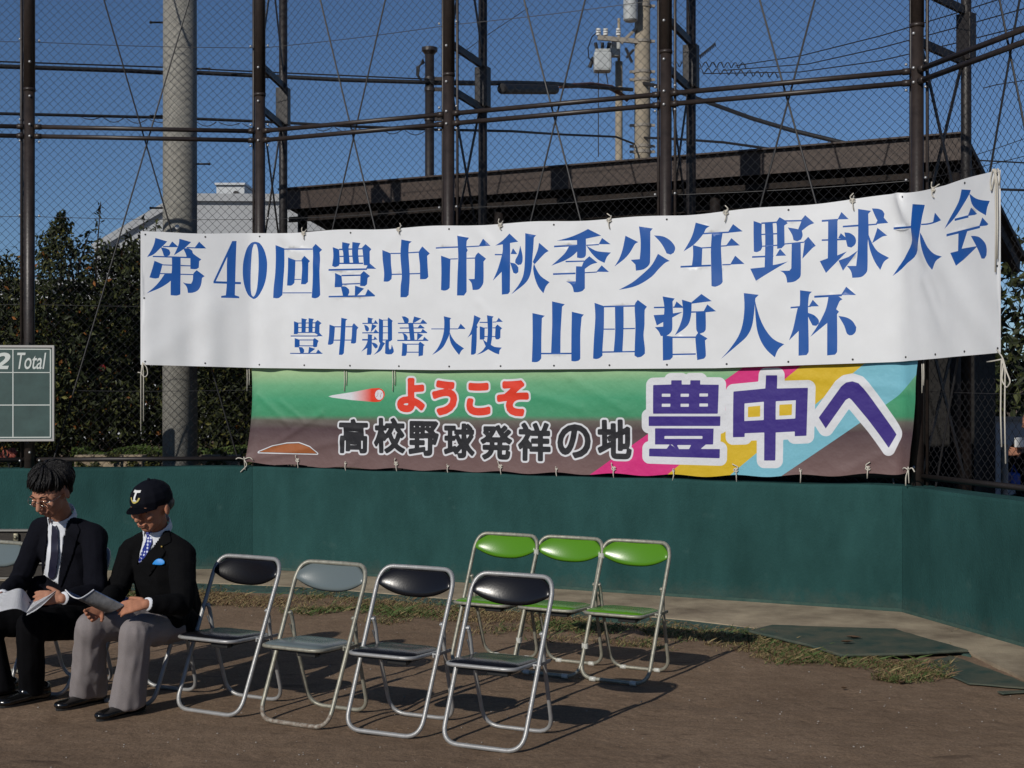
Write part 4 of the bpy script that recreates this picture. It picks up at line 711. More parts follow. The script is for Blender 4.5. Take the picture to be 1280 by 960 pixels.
def text_polys(body, u0, u1, z0, z1):
    """glyph outlines of Blender's own font, fitted to a box on the banner; returns boundary segments and a triangle soup"""
    c = bpy.data.curves.new('t', 'FONT'); c.body = body; c.resolution_u = 4
    o = bpy.data.objects.new('t', c); COL.objects.link(o)
    me = o.to_mesh(); n = len(me.vertices); co = np.empty(n*3); me.vertices.foreach_get('co', co); co = co.reshape(-1, 3)[:, :2].copy()
    me.calc_loop_triangles(); tr = np.array([t.vertices[:] for t in me.loop_triangles])
    cnt = {}
    for t in tr:
        for a, b in ((t[0], t[1]), (t[1], t[2]), (t[2], t[0])):
            k = (min(a, b), max(a, b)); cnt[k] = cnt.get(k, 0)+1
    ed = np.array([k for k, v in cnt.items() if v == 1])
    o.to_mesh_clear(); bpy.data.objects.remove(o); bpy.data.curves.remove(c)
    mn, mx = co.min(0), co.max(0)
    co[:, 0] = u0+(co[:, 0]-mn[0])/(mx[0]-mn[0])*(u1-u0); co[:, 1] = z0+(co[:, 1]-mn[1])/(mx[1]-mn[1])*(z1-z0)
    return co, ed, tr
STEP = .0058
gu = np.arange(LU0, LU1+1e-6, STEP); NUg = len(gu); NVg = 152
UU = np.repeat(gu[:, None], NVg, 1); ZZ = np.zeros_like(UU)
for i, u in enumerate(gu):
    zt, zb = lz(u); ZZ[i] = np.linspace(zb, zt, NVg)
def sdf_segments(PU, PZ, A, B):
    d = np.full(PU.shape, 9.0)
    for (ax, ay), (bx, by) in zip(A, B):
        L2 = (bx-ax)**2+(by-ay)**2+1e-12
        t = np.clip(((PU-ax)*(bx-ax)+(PZ-ay)*(by-ay))/L2, 0, 1)
        d = np.minimum(d, np.hypot(PU-ax-t*(bx-ax), PZ-ay-t*(by-ay)))
    return d
def stamp(field, pad, A, B, sign_fn):
    """write the largest signed distance into field inside the bounding box of the outline"""
    P = np.vstack([A, B]); x0, y0 = P.min(0)-pad; x1, y1 = P.max(0)+pad
    i0, i1 = np.searchsorted(gu, [x0, x1]); i0 = max(0, i0-1); i1 = min(NUg, i1+1)
    pu = UU[i0:i1]; pz = ZZ[i0:i1]
    d = sdf_segments(pu, pz, A, B); s = sign_fn(pu.ravel(), pz.ravel()).reshape(pu.shape)
    field[i0:i1] = np.maximum(field[i0:i1], np.where(s, d, -d))
def stamp_text(field, body, u0, u1, z0, z1, pad=.06):
    co, ed, tr = text_polys(body, u0, u1, z0, z1)
    def sg(px, pz):
        ins = np.zeros(len(px), bool)
        for t in tr:
            a, b, c = co[t]
            x0, x1 = min(a[0], b[0], c[0]), max(a[0], b[0], c[0])
            idx = np.where((px >= x0) & (px <= x1))[0]
            if not len(idx): continue
            x = px[idx]; y = pz[idx]
            s1 = (b[0]-a[0])*(y-a[1])-(b[1]-a[1])*(x-a[0]); s2 = (c[0]-b[0])*(y-b[1])-(c[1]-b[1])*(x-b[0]); s3 = (a[0]-c[0])*(y-c[1])-(a[1]-c[1])*(x-c[0])
            ins[idx[((s1 >= 0) & (s2 >= 0) & (s3 >= 0)) | ((s1 <= 0) & (s2 <= 0) & (s3 <= 0))]] = True
        return ins
    stamp(field, pad, co[ed[:, 0]], co[ed[:, 1]], sg)
def stamp_poly(field, poly, pad=.06, hole=False):
    P = np.array(poly); A = P; B = np.roll(P, -1, 0)
    if hole:
        x0, y0 = P.min(0)-pad; x1, y1 = P.max(0)+pad
        i0, i1 = np.searchsorted(gu, [x0, x1]); pu = UU[i0:i1]; pz = ZZ[i0:i1]
        d = sdf_segments(pu, pz, A, B); s = inside_np(pu.ravel(), pz.ravel(), poly).reshape(pu.shape)
        field[i0:i1] = np.minimum(field[i0:i1], np.where(s, -d, d)); return
    stamp(field, pad, A, B, lambda x, y: inside_np(x, y, poly))
def uz(px, py):             # a point of the photograph on the hanging line: (u, z)
    k = (px-640)/FPX
    t = (k*BA.y-BA.x)/(bdm.x-k*bdm.y)
    if t < 0:
        t = (k*BA.y-BA.x)/(bdl.x-k*bdl.y); Y = BA.y+bdl.y*t; u = U1+t
    elif t > LM:
        t = (k*BB.y-BB.x)/(bdr.x-k*bdr.y); Y = BB.y+bdr.y*t; u = U1+LM+t
    else: Y = BA.y+bdm.y*t; u = U1+t
    return (u, CAMZ-(py-480)/FPX*Y)
fK = np.full(UU.shape, -1.0); fR = fK.copy(); fP = fK.copy(); fB = fK.copy(); fFl = fK.copy(); fM = fK.copy()
# black line: one character at a time, placed as in the photograph
kx = [(427, 484, 524, 567), (470, 508, 0, 0)]
KC = [('高', 424, 461, 523.5, 567), ('校', 468, 507, 522, 567), ('野', 511, 549, 526, 570), ('球', 555, 594, 529, 573), ('発', 601, 641, 531, 575), ('祥', 648, 689, 528, 576.5), ('の', 697, 739, 530, 573), ('地', 747, 790, 524, 574)]
for ch, x0, x1, y0, y1 in KC:
    u0, z1 = uz(x0, y0); u1, z0 = uz(x1, y1)
    za = uz(x0, y1)[1]; zb_ = uz(x1, y0)[1]
    stamp_text(fK, ch, u0+.012, u1-.012, (z0+za)/2+.012, (z1+zb_)/2-.012)
for ch, x0, x1, y0, y1 in [('よ', 497, 532, 472, 516), ('う', 540, 572, 475, 520), ('こ', 583, 614, 478, 520), ('そ', 621, 662, 475, 521)]:
    u0, z1 = uz(x0, y0); u1, z0 = uz(x1, y1)
    stamp_text(fR, ch, u0+.02, u1-.02, z0+.02, z1-.02)
def PX(*a): return [uz(780+a[i]/3.2, 440+a[i+1]/3.2) for i in range(0, len(a), 2)]
for p in [(118, 132, 190, 130, 190, 113, 232, 113, 232, 130, 266, 130, 266, 113, 306, 113, 306, 130, 380, 131, 377, 247, 118, 247), (100, 257, 387, 257, 386, 296, 100, 296),
          (125, 305, 360, 306, 358, 370, 125, 370), (185, 369, 218, 390, 170, 390), (304, 369, 330, 369, 305, 390, 262, 390), (190, 366, 310, 366, 266, 390, 215, 390), (102, 386, 385, 388, 384, 425, 102, 417),
          (438, 158, 565, 146, 568, 93, 614, 93, 612, 146, 737, 143, 731, 335, 684, 337, 684, 318, 608, 322, 607, 434, 562, 434, 562, 322, 484, 325, 484, 340, 437, 341),
          (780, 262, 870, 138, 890, 122, 915, 117, 940, 125, 960, 146, 1105, 330, 1072, 384, 912, 192, 902, 184, 888, 192, 808, 306)]:
    stamp_poly(fP, PX(*p), .09)
fW0 = fP.copy()
fPh = np.full(UU.shape, -1.0)
for p in [(153, 167, 187, 167, 187, 179, 153, 179), (228, 167, 261, 167, 261, 179, 228, 179), (303, 166, 337, 166, 337, 178, 303, 178), (153, 207, 187, 207, 187, 219, 153, 219), (228, 207, 261, 207, 261, 219, 228, 219), (303, 206, 337, 206, 337, 218, 303, 218),
          (163, 336, 315, 336, 315, 347, 163, 347), (483, 206, 560, 199, 560, 272, 483, 276), (608, 197, 688, 193, 686, 266, 608, 270), (213, 372, 270, 372, 262, 388, 222, 388)]:
    stamp_poly(fPh, PX(*p), .03)
# ball, its tail and a plain mound
cb = uz(475.5, 493.5); ang = [2*math.pi*k/20 for k in range(20)]
stamp_poly(fB, [(cb[0]+.040*math.cos(a), cb[1]+.042*math.sin(a)) for a in ang], .03)
stamp_poly(fFl, [uz(*p) for p in [(411, 495.5), (416, 494), (445, 489.5), (466, 485.5), (475, 485), (479, 486.5), (482, 490), (482.5, 494), (480, 499), (476, 502), (470, 502.5), (440, 500), (416, 497)]], .04)
stamp_poly(fM, [uz(*p) for p in [(329, 565), (344, 558), (360, 554.5), (374, 554), (388, 559), (397, 567)]], .04)
# diagonal colour bands: signed distance along u at each height
def edge_u(pa, pb):
    (ua, za), (ub, zb_) = uz(*pa), uz(*pb); return lambda U, Z: U-(ua+(Z-za)*(ub-ua)/(zb_-za))
b0 = edge_u((742, 590), (925, 462)); b1 = edge_u((839, 590), (996, 462)); b2 = edge_u((915, 592), (1072, 462)); b3 = edge_u((980, 593), (1149, 470))
def wpx(a, b): return a(UU, ZZ)
q0, q1, q2, q3 = wpx(b0, 0), wpx(b1, 0), wpx(b2, 0), wpx(b3, 0)
V2 = [surf2(UU[i, j], ZZ[i, j]) for i in range(NUg) for j in range(NVg)]
# left edge leans in, right edge bows
for i in range(NUg):
    for j in range(NVg):
        u = gu[i]; v = j/(NVg-1)
        if u < UM(1.5):
            s = (UM(1.5)-u)/.55; V2[i*NVg+j] = V2[i*NVg+j]+bdl*(-.055*(1-v)**2*s+.02*math.sin(v*3.1)*s)
        if u > UM(6.7):
            s = (u-UM(6.7))/(LU1-UM(6.7)); V2[i*NVg+j] = V2[i*NVg+j]-bdr*0-bdm*(.07*(1-v)*s)*1.0
ii, jj = np.meshgrid(np.arange(NUg-1), np.arange(NVg-1), indexing='ij'); a_ = (ii*NVg+jj).ravel()
Fq = np.stack([a_, a_+NVg, a_+NVg+1, a_+1], 1)
me = bpy.data.meshes.new('cloth'); me.from_pydata([tuple(v) for v in V2], [], Fq.tolist()); me.update()
zn = (ZZ-.9)/.9
for nm, arr in (('black', fK), ('red', fR), ('purple', fP), ('hole', fPh), ('ball', fB), ('seam', .0022-np.minimum(np.abs(np.hypot(UU-cb[0]+.048, ZZ-cb[1]-.012)-.036), np.abs(np.hypot(UU-cb[0]-.048, ZZ-cb[1]+.012)-.036))-.05*(fB < .002)), ('tail', fFl), ('mound', fM), ('b0', q0), ('b1', q1), ('b2', q2), ('b3', q3), ('uu', UU), ('zz', ZZ)):
    at = me.attributes.new(nm, 'FLOAT', 'POINT'); at.data.foreach_set('value', arr.astype(np.float32).ravel())
def cloth_material():
    m = bpy.data.materials.new('printed_banner_cloth'); m.use_nodes = True
    t = m.node_tree; N = t.nodes; L = t.links; b = N['Principled BSDF']; b.inputs['Roughness'].default_value = .6; b.inputs['Specular IOR Level'].default_value = .3
    def A(n):
        x = N.new('ShaderNodeAttribute'); x.attribute_name = n; return x.outputs['Fac']
    def th(src, t0, soft=.0012):
        x = N.new('ShaderNodeMapRange'); x.inputs[1].default_value = t0-soft; x.inputs[2].default_value = t0+soft; L.new(src, x.inputs[0]); return x.outputs[0]
    def rgb(c): x = N.new('ShaderNodeRGB'); x.outputs[0].default_value = (*c, 1); return x.outputs[0]
    def mix(f, a, b_):
        x = N.new('ShaderNodeMix'); x.data_type = 'RGBA'; L.new(f, x.inputs[0]); L.new(a, x.inputs[6]); L.new(b_ if not isinstance(b_, tuple) else rgb(b_), x.inputs[7]); return x.outputs[2]
    r = N.new('ShaderNodeValToRGB'); mr = N.new('ShaderNodeMapRange'); mr.inputs[1].default_value = .9; mr.inputs[2].default_value = 1.75
    ad = N.new('ShaderNodeMath'); ad.operation = 'MULTIPLY_ADD'; L.new(A('uu'), ad.inputs[0]); ad.inputs[1].default_value = -.008; L.new(A('zz'), ad.inputs[2])
    L.new(ad.outputs[0], mr.inputs[0]); L.new(mr.outputs[0], r.inputs[0])
    cr = r.color_ramp; cr.elements[0].position = 0; cr.elements[0].color = (.17, .105, .10, 1); cr.elements[1].position = 1; cr.elements[1].color = (.44, .58, .30, 1)
    for p, c in ((.22, (.125, .078, .078)), (.36, (.085, .052, .058)), (.45, (.13, .12, .10)), (.50, (.055, .27, .135)), (.66, (.06, .31, .16)), (.80, (.14, .38, .20)), (.92, (.33, .50, .27))):
        e = cr.elements.new(p); e.color = (*c, 1)
    c = r.outputs[0]
    WHITE = (.66, .67, .70)
    for n_, col in (('b0', (.62, .028, .19)), ('b1', (.62, .42, .02)), ('b2', (.18, .45, .55))): c = mix(th(A(n_), 0), c, col)
    c = mix(th(A('b3'), 0), c, r.outputs[0])
    c = mix(th(A('mound'), -.010), c, WHITE); c = mix(th(A('mound'), -.002), c, (.02, .01, .01)); c = mix(th(A('mound'), .001), c, (.32, .10, .03))
    tr = N.new('ShaderNodeMapRange'); tr.inputs[1].default_value = uz(440, 494)[0]; tr.inputs[2].default_value = uz(466, 494)[0]; L.new(A('uu'), tr.inputs[0])
    tailc = mix(tr.outputs[0], rgb(WHITE), (.72, .05, .02)); c = mix(th(A('tail'), 0), c, tailc)
    c = mix(th(A('ball'), -.005), c, (.7, .04, .02)); c = mix(th(A('ball'), 0), c, WHITE); c = mix(th(A('seam'), 0, .0008), c, (.30, .05, .04))
    c = mix(th(A('black'), -.026), c, WHITE); c = mix(th(A('red'), -.034), c, WHITE); c = mix(th(A('purple'), -.055, .001), c, WHITE)
    c = mix(th(A('black'), -.0115), c, (.018, .018, .022)); c = mix(th(A('red'), -.018), c, (.70, .045, .02)); c = mix(th(A('purple'), 0), c, (.040, .022, .20))
    c = mix(th(A('hole'), 0), c, WHITE); c = mix(th(A('hole'), .026), c, (.62, .42, .02))
    L.new(c, b.inputs['Base Color'])
    nz = N.new('ShaderNodeTexNoise'); nz.inputs['Scale'].default_value = 14; tc = N.new('ShaderNodeTexCoord'); L.new(tc.outputs['Object'], nz.inputs['Vector'])
    bp = N.new('ShaderNodeBump'); bp.inputs['Strength'].default_value = .35; bp.inputs['Distance'].default_value = .02; L.new(nz.outputs[0], bp.inputs['Height']); L.new(bp.outputs[0], b.inputs['Normal'])
    return m
M['cloth_print'] = cloth_material()
banner2 = empty('banner', BA+bdm*.1, label='lower cloth banner with green to brown ground, colour stripes, a flying baseball and Japanese words', cat='banner')
link('cloth', me, M['cloth_print'], banner2, smooth=True)
bu = [UM(.93+.525*k) for k in range(13)]
for k, u in enumerate(bu):
    zt, zb = lz(u); p = surf2(u, zb+.02); _, n = path(u)
    if u < 1.0: p = p-bdl*.055
    if k == 12: p = p-bdm*.06
    if k in (0, 12):
        t = Vector((-n.y, n.x, 0)); e = n*.012
        cord([p+e, p+e+t*.05+z_*.02, p+e+t*.08-z_*.01], parent=banner2); cord([p+e, p+e-t*.05+z_*.015, p+e-t*.07], parent=banner2)
        cord([p+e, p+e-t*.03*(1 if k else -1)-z_*.05, p+e-t*.03-z_*.11], parent=banner2); cord([p+e, p+e+z_*.03, p+e+t*.01-z_*.09], parent=banner2)
    else:
        knot(p, n, banner2, .9 if k % 2 else .35, 50+k, random.uniform(.07, .09))
for px in (318, 432, 493, 1152.5):
    u, z = uz(px, 466); u = max(u, 1.0); p = surf2(min(u, UM(7.1)), 1.74); _, n = path(u); e = n*.012; t = Vector((-n.y, n.x, 0))
    if px > 1100: p = W(1152.5, 460, (path(UM(7.26))[0].y-.03)/KY)+Vector((0, 0, .03)); e = Vector((0, 0, 0))
    if px < 330: p = surf2(LU0, 1.74)-bdl*.03
    for q, ln in ((0, .20), (.02, .15)):
        cord([p+e+t*q, p+e+t*(q+.003)-z_*ln*.5, p+e+t*q-z_*ln], .0036, banner2)
# ---------------------------------------------------------------- folding chairs
CH_FRONT = .464      # lean of the front frame
def chair_frame_pts():
    h, wb, wt = .724, .199, .205
    L_ = lambda x, z: Vector((x, z*CH_FRONT, z))
    return fillet([L_(-wb, .011), L_(wb, .011), L_(wt, h), L_(wt*.33, h), L_(-wt*.33, h), L_(-wt, h)], [.085, .085, .105, .03, .03, .105], 7, closed=True)
def make_chair(vinyl, tubem, barm=None, clips=False):
    root = empty('folding_chair')
    pts = chair_frame_pts()
    pts = [p+Vector((0, .016*max(0, (p.z-.60)/.124)*(1-(p.x/.205)**2), 0)) for p in pts]
    bm = NB(); tube(bm, pts, .0108, 10, closed=True); fr_ = obj('front_frame', bm, tubem if not barm else [tubem, barm], root, world=False, smooth=True)
    if barm:
        for p in fr_.data.polygons:
            if p.center.z < .07: p.material_index = 1
    # rear U frame
    bm = NB(); P = [Vector((-.186, .232, .492)), Vector((-.186, .250, .455)), Vector((-.182, .264, .36)), Vector((-.174, .378, .011)), Vector((.174, .378, .011)), Vector((.182, .264, .36)), Vector((.186, .250, .455)), Vector((.186, .232, .492))]
    tube(bm, fillet(P, [0, .03, .03, .085, .085, .03, .03, 0], 6), .0098, 10); obj('rear_frame', bm, tubem, root, world=False, smooth=True)
    # seat: pan with rim tube, rounded, pad on top
    def rr(hw, y0, y1, z0, z1, r, n=6):
        return fillet([Vector((-hw, y0, z0)), Vector((hw, y0, z0)), Vector((hw-.012, y1, z1)), Vector((-hw+.012, y1, z1))], r, n, closed=True)
    so_ = rr(.174, -.025, .300, .368, .352, .065)
    bm = NB(); tube(bm, so_, .0092, 8, closed=True); obj('seat_rim', bm, tubem, root, world=False, smooth=True)
    bm = NB(); rings = []
    for ins, dz in ((.0, -.008), (0, .002), (.006, .012), (.022, .019), (.07, .022), (.12, .021)):
        ring = rr(.174-ins, -.025+ins, .300-ins, .368+dz, .352+dz, max(.02, .07-ins*.4)); rings.append([bm.verts.new(p) for p in ring])
    n = len(rings[0])
    for a, b in zip(rings, rings[1:]):
        for k in range(n): bm.faces.new([a[k], a[(k+1) % n], b[(k+1) % n], b[k]])
    bm.faces.new(rings[-1]); bm.faces.new(rings[0][::-1]); obj('seat', bm, vinyl, root, world=False, smooth=True)
    bm = NB(); box(bm, (0, .14, .346), (.28, .22, .012)); box(bm, (.08, .02, .342), (.10, .04, .022), bev=.004); obj('seat_pan', bm, M['plastic_black'], root, world=False)
    # slide rods, pivots
    bm = NB()
    for s in (-1, 1):
        box(bm, (s*.186, .235, .352), (.008, .17, .014)); tube(bm, [(s*.170, .165, .357), (s*.212, .165, .357)], .007, 8); tube(bm, [(s*.178, .230, .484), (s*.206, .228, .484)], .006, 8)
        tube(bm, [(s*.186, .270, .352), (s*.190, .232, .43)], .0035, 6)
    tag(obj('hinge', bm, tubem, root, world=False, smooth=False), kind='stuff')
    # backrest pad filling the top loop, lower edge a deep curve
    bm = NB(); nx, nz_ = 26, 10; grid = {}
    for side in (0, 1):
        for i in range(nx+1):
            s = -1+2*i/nx; x = s*.2035
            ztp = .727-.060*max(0, (abs(s)-.50)/.50)**2.0; zbt = .590+.058*abs(s)**2.4
            for j in range(nz_+1):
                t = j/nz_; z = zbt+(ztp-zbt)*t
                bul = math.sqrt(max(0, 1-(2*t-1)**2))*.017*math.sqrt(max(0, 1-s**8))
                y = z*CH_FRONT+(-bul if side == 0 else bul*.6)+.036*(1-s*s)-.006
                grid[side, i, j] = bm.verts.new((x, y, z))
    for i in range(nx):
        for j in range(nz_):
            bm.faces.new([grid[0, i, j], grid[0, i+1, j], grid[0, i+1, j+1], grid[0, i, j+1]])
            bm.faces.new([grid[1, i, j+1], grid[1, i+1, j+1], grid[1, i+1, j], grid[1, i, j]])
    bmesh.ops.remove_doubles(bm, verts=bm.verts, dist=.0006)
    obj('backrest', bm, vinyl, root, world=False, smooth=True)
    if clips:
        for s in (-1, 1):
            bm = NB(); tube(bm, [(s*.100, .0, .011), (s*.135, 0, .011)], .0135, 8); obj('foot_cap', bm, M['plastic_clear'], root, world=False, smooth=True)
            bm = NB(); tube(bm, [(s*.085, .378, .011), (s*.120, .378, .011)], .0125, 8); obj('foot_cap', bm, M['plastic_clear'], root, world=False, smooth=True)
    return root
def copy_tree(o, parent=None):
    c = o.copy(); COL.objects.link(c); c.parent = parent
    for ch in list(o.children): copy_tree(ch, c)
    return c
TH = R(-27)
G1 = 'grey and black folding chairs in the front row'; G2 = 'green folding chairs in the back row'
blk = make_chair(M['vinyl_black'], M['chrome'])
gry = make_chair(M['vinyl_grey'], M['chrome_old'], M['rust'])
grn = make_chair(M['vinyl_green'], M['chrome_old'], clips=True)
used = set()
def place(proto, px, py, rz, label, group):
    o = proto if proto.name not in used else copy_tree(proto); used.add(proto.name)
    o.location = GP(px, py, .0); o.rotation_euler = (0, 0, rz); tag(o, label, 'chair', group); return o
c1 = place(blk, 257.5, 893.5, TH-R(1), 'black padded folding chair with silver frame right beside the seated man in the cap', G1)
place(gry, 365, 908, TH-R(1), 'worn grey folding chair with a rusty foot bar between two black ones', G1)
place(blk, 476.5, 920, TH+R(1), 'black folding chair between the worn grey one and the rightmost front chair', G1)
place(blk, 601, 938, TH+R(1), 'black folding chair at the right end of the front row, nearest the camera', G1)
place(blk, 151, 881, TH, 'black folding chair the man in the navy cap sits on', G1)
place(blk, 45, 868, TH, 'folding chair under the bare headed man in the dark suit', G1)
place(gry, -60, 856, TH, 'grey folding chair behind the bare headed man, cut by the left edge of the photo', G1)
g3 = place(grn, 766, 854, TH-R(1), 'green folding chair at the right end of the back row', G2)
g2 = place(grn, 682, 845, TH-R(1), 'middle one of the three green folding chairs', G2)
g1 = place(grn, 600, 837, TH-R(1), 'green folding chair at the left of its row, half hidden behind black chairs', G2)
for (a, b, lab) in ((g1, g2, 'left'), (g2, g3, 'right')):
    for z, nm in ((.64, 'upper'), (.17, 'lower')):
        ma = world_of(a) @ Vector((.204, z*CH_FRONT, z)); mb = world_of(b) @ Vector((-.204, z*CH_FRONT, z))
        bm = NB(); tube(bm, [ma, mb], .009, 8)
        for q in (ma, mb): tube(bm, [q-Vector((0, 0, .014)), q+Vector((0, 0, .014))], .0150, 10)
        tag(obj('chair_clip', bm, M['plastic_clear']), '%s milky plastic clip joining the %s pair of green chairs' % (nm, lab), 'clip', 'clips that join the green chairs')

# ---------------------------------------------------------------- people
def ell(c, r, basis=None, seg=12):
    """points of an ellipsoid; r scalar or 3"""
    if not hasattr(r, '__len__'): r = (r, r, r)
    B = basis or (Vector((1, 0, 0)), Vector((0, 1, 0)), Vector((0, 0, 1)))
    out = []
    for i in range(seg):
        for j in range(1, 8):
            a = 2*math.pi*i/seg; b = math.pi*j/8
            out.append(Vector(c)+B[0]*r[0]*math.sin(b)*math.cos(a)+B[1]*r[1]*math.sin(b)*math.sin(a)+B[2]*r[2]*math.cos(b))
    out.append(Vector(c)+B[2]*r[2]); out.append(Vector(c)-B[2]*r[2]); return out
def hull(bm, pts):
    vs = [bm.verts.new(p) for p in pts]
    r = bmesh.ops.convex_hull(bm, input=vs, use_existing_faces=False)
    bad = [g for g in r['geom_interior'] if isinstance(g, bmesh.types.BMVert)]+[g for g in r['geom_unused'] if isinstance(g, bmesh.types.BMVert)]
    bmesh.ops.delete(bm, geom=list(set(bad)), context='VERTS')
class Blob:
    def __init__(s): s.parts = []
    def e(s, c, r, B=None): s.parts.append(ell(c, r, B)); return s
    def c(s, a, ra, b, rb, B=None): s.parts.append(ell(a, ra, B, 10)+ell(b, rb, B, 10)); return s
    def chain(s, *pr, B=None):
        for (a, ra), (b, rb) in zip(pr, pr[1:]): s.c(a, ra, b, rb, B)
        return s
    def mesh(s, voxel=.006, smooth=6, factor=.5):
        bm = NB()
        for p in s.parts:
            b2 = NB(); hull(b2, p); bmesh.ops.recalc_face_normals(b2, faces=b2.faces)
            t = bpy.data.meshes.new('t'); b2.to_mesh(t); b2.free(); bm.from_mesh(t); bpy.data.meshes.remove(t)
        me = bpy.data.meshes.new('blob'); bm.to_mesh(me); bm.free()
        o = bpy.data.objects.new('blob', me); COL.objects.link(o)
        m = o.modifiers.new('r', 'REMESH'); m.mode = 'VOXEL'; m.voxel_size = voxel; m.adaptivity = 0
        if smooth:
            m2 = o.modifiers.new('s', 'SMOOTH'); m2.iterations = smooth; m2.factor = factor
        dg = bpy.context.evaluated_depsgraph_get(); ev = o.evaluated_get(dg)
        out = bpy.data.meshes.new_from_object(ev); bpy.data.objects.remove(o); bpy.data.meshes.remove(me); return out
def displace(me, fn):
    n = len(me.vertices); co = np.empty(n*3); no = np.empty(n*3)
    me.vertices.foreach_get('co', co); me.vertex_normals.foreach_get('vector', no) if hasattr(me, 'vertex_normals') else None
    co = co.reshape(-1, 3); no = no.reshape(-1, 3)
    d = np.array([fn(Vector(c), Vector(k)) for c, k in zip(co, no)])
    co += no*d[:, None]; me.vertices.foreach_set('co', co.ravel()); me.update()
def bvh_of(me):
    me.calc_loop_triangles()
    return BVHTree.FromPolygons([v.co.copy() for v in me.vertices], [tuple(t.vertices) for t in me.loop_triangles])
def drape(poly, org, ax, up, bvh, name, m, parent, off=.003, th=.002, step=.008, dirn=None, reach=.6, sm=2):
    """lay a flat outline (a, b in metres along ax and up) onto a surface, looking along dirn"""
    d = dirn or ax.cross(up).normalized(); n = len(poly); pts = []; 
    P = [Vector(p) for p in poly]
    for i in range(n):
        a, b = P[i], P[(i+1) % n]; k = max(1, int((b-a).length/step))
        pts += [a.lerp(b, t/k) for t in range(k)]
    ne = len(pts); edges = [(i, (i+1) % ne) for i in range(ne)]
    xs_ = [p.x for p in P]; ys_ = [p.y for p in P]
    arr = [(p.x, p.y) for p in P]; gx = np.arange(min(xs_)+step/2, max(xs_), step); gy = np.arange(min(ys_)+step/2, max(ys_), step)
    if len(gx) and len(gy):
        GX, GY = np.meshgrid(gx, gy); ins = inside_np(GX.ravel(), GY.ravel(), arr)
        pts += [Vector((x, y)) for x, y, k in zip(GX.ravel(), GY.ravel(), ins) if k]
    r = delaunay_2d_cdt(pts, edges, [list(range(ne))], 1, 1e-6, False)
    V = []; last = None; raw = []
    for p in r[0]:
        o_ = org+ax*p.x+up*p.y; h = bvh.ray_cast(o_-d*reach, d)
        raw.append(h)
    ok = [h for h in raw if h[0] is not None]
    if not ok: return None
    for p, h in zip(r[0], raw):
        if h[0] is None:
            o_ = org+ax*p.x+up*p.y; h = min(ok, key=lambda q: ((q[0]-o_)-d*(q[0]-o_).dot(d)).length); loc = o_+d*((h[0]-o_).dot(d))
        else: loc = h[0]
        V.append(loc-d*off)
    bm = NB(); vv = [bm.verts.new(v) for v in V]
    for f in r[2]:
        cm = sum((r[0][i] for i in f), Vector((0, 0)))/len(f)
        if not inside_np(np.array([cm.x]), np.array([cm.y]), arr)[0]: continue
        try: bm.faces.new([vv[i] for i in f])
        except ValueError: pass
    for _ in range(sm): bmesh.ops.smooth_vert(bm, verts=bm.verts, factor=.4, use_axis_x=True, use_axis_y=True, use_axis_z=True)
    bm.normal_update()
    if sum(f.normal.dot(d) for f in bm.faces) > 0: bmesh.ops.reverse_faces(bm, faces=bm.faces)
    ext = bmesh.ops.extrude_face_region(bm, geom=bm.faces[:])
    for v in [g for g in ext['geom'] if isinstance(g, bmesh.types.BMVert)]: v.co -= d*th
    bmesh.ops.recalc_face_normals(bm, faces=bm.faces)
    return obj(name, bm, m, parent, smooth=True)
def hand(B, wrist, dirv, back, side, grip=.6, s=1.0, spread=.10):
    """adds a hand to Blob B: dirv = along the palm, back = out of the back of the hand, side = toward the thumb"""
    d = dirv.normalized(); b = (back-d*back.dot(d)).normalized(); t = d.cross(b); t = t if t.dot(side) > 0 else -t
    pc = wrist+d*.045*s
    B.parts.append(ell(wrist, (.024*s, .017*s, .02*s), (t, b, d), 10)+ell(wrist+d*.070*s, (.038*s, .012*s, .014*s), (t, b, d), 12))
    for i, (o_, ln) in enumerate(((.029, .072), (.010, .080), (-.010, .075), (-.028, .060))):
        base = wrist+d*.075*s+t*o_*s; f0 = (d+t*o_*spread*12).normalized()
        a = grip*.5; d1 = (f0*math.cos(a)-b*math.sin(a)).normalized(); a = grip*1.35; d2 = (f0*math.cos(a)-b*math.sin(a)).normalized(); a = grip*2.0; d3 = (f0*math.cos(a)-b*math.sin(a)).normalized()
        p1 = base+d1*ln*.45*s; p2 = p1+d2*ln*.32*s; p3 = p2+d3*ln*.25*s
        B.chain((base-d*.01*s, .0090*s), (p1, .0082*s), (p2, .0074*s), (p3, .0066*s))
    tb = wrist+d*.020*s+t*.026*s; td = (d*.75+t*.55-b*.35).normalized(); t1 = tb+td*.038*s; t2 = t1+(td*.8+d*.4-b*.1).normalized()*.030*s
    B.chain((tb, .0130*s), (t1, .0098*s), (t2, .0080*s))
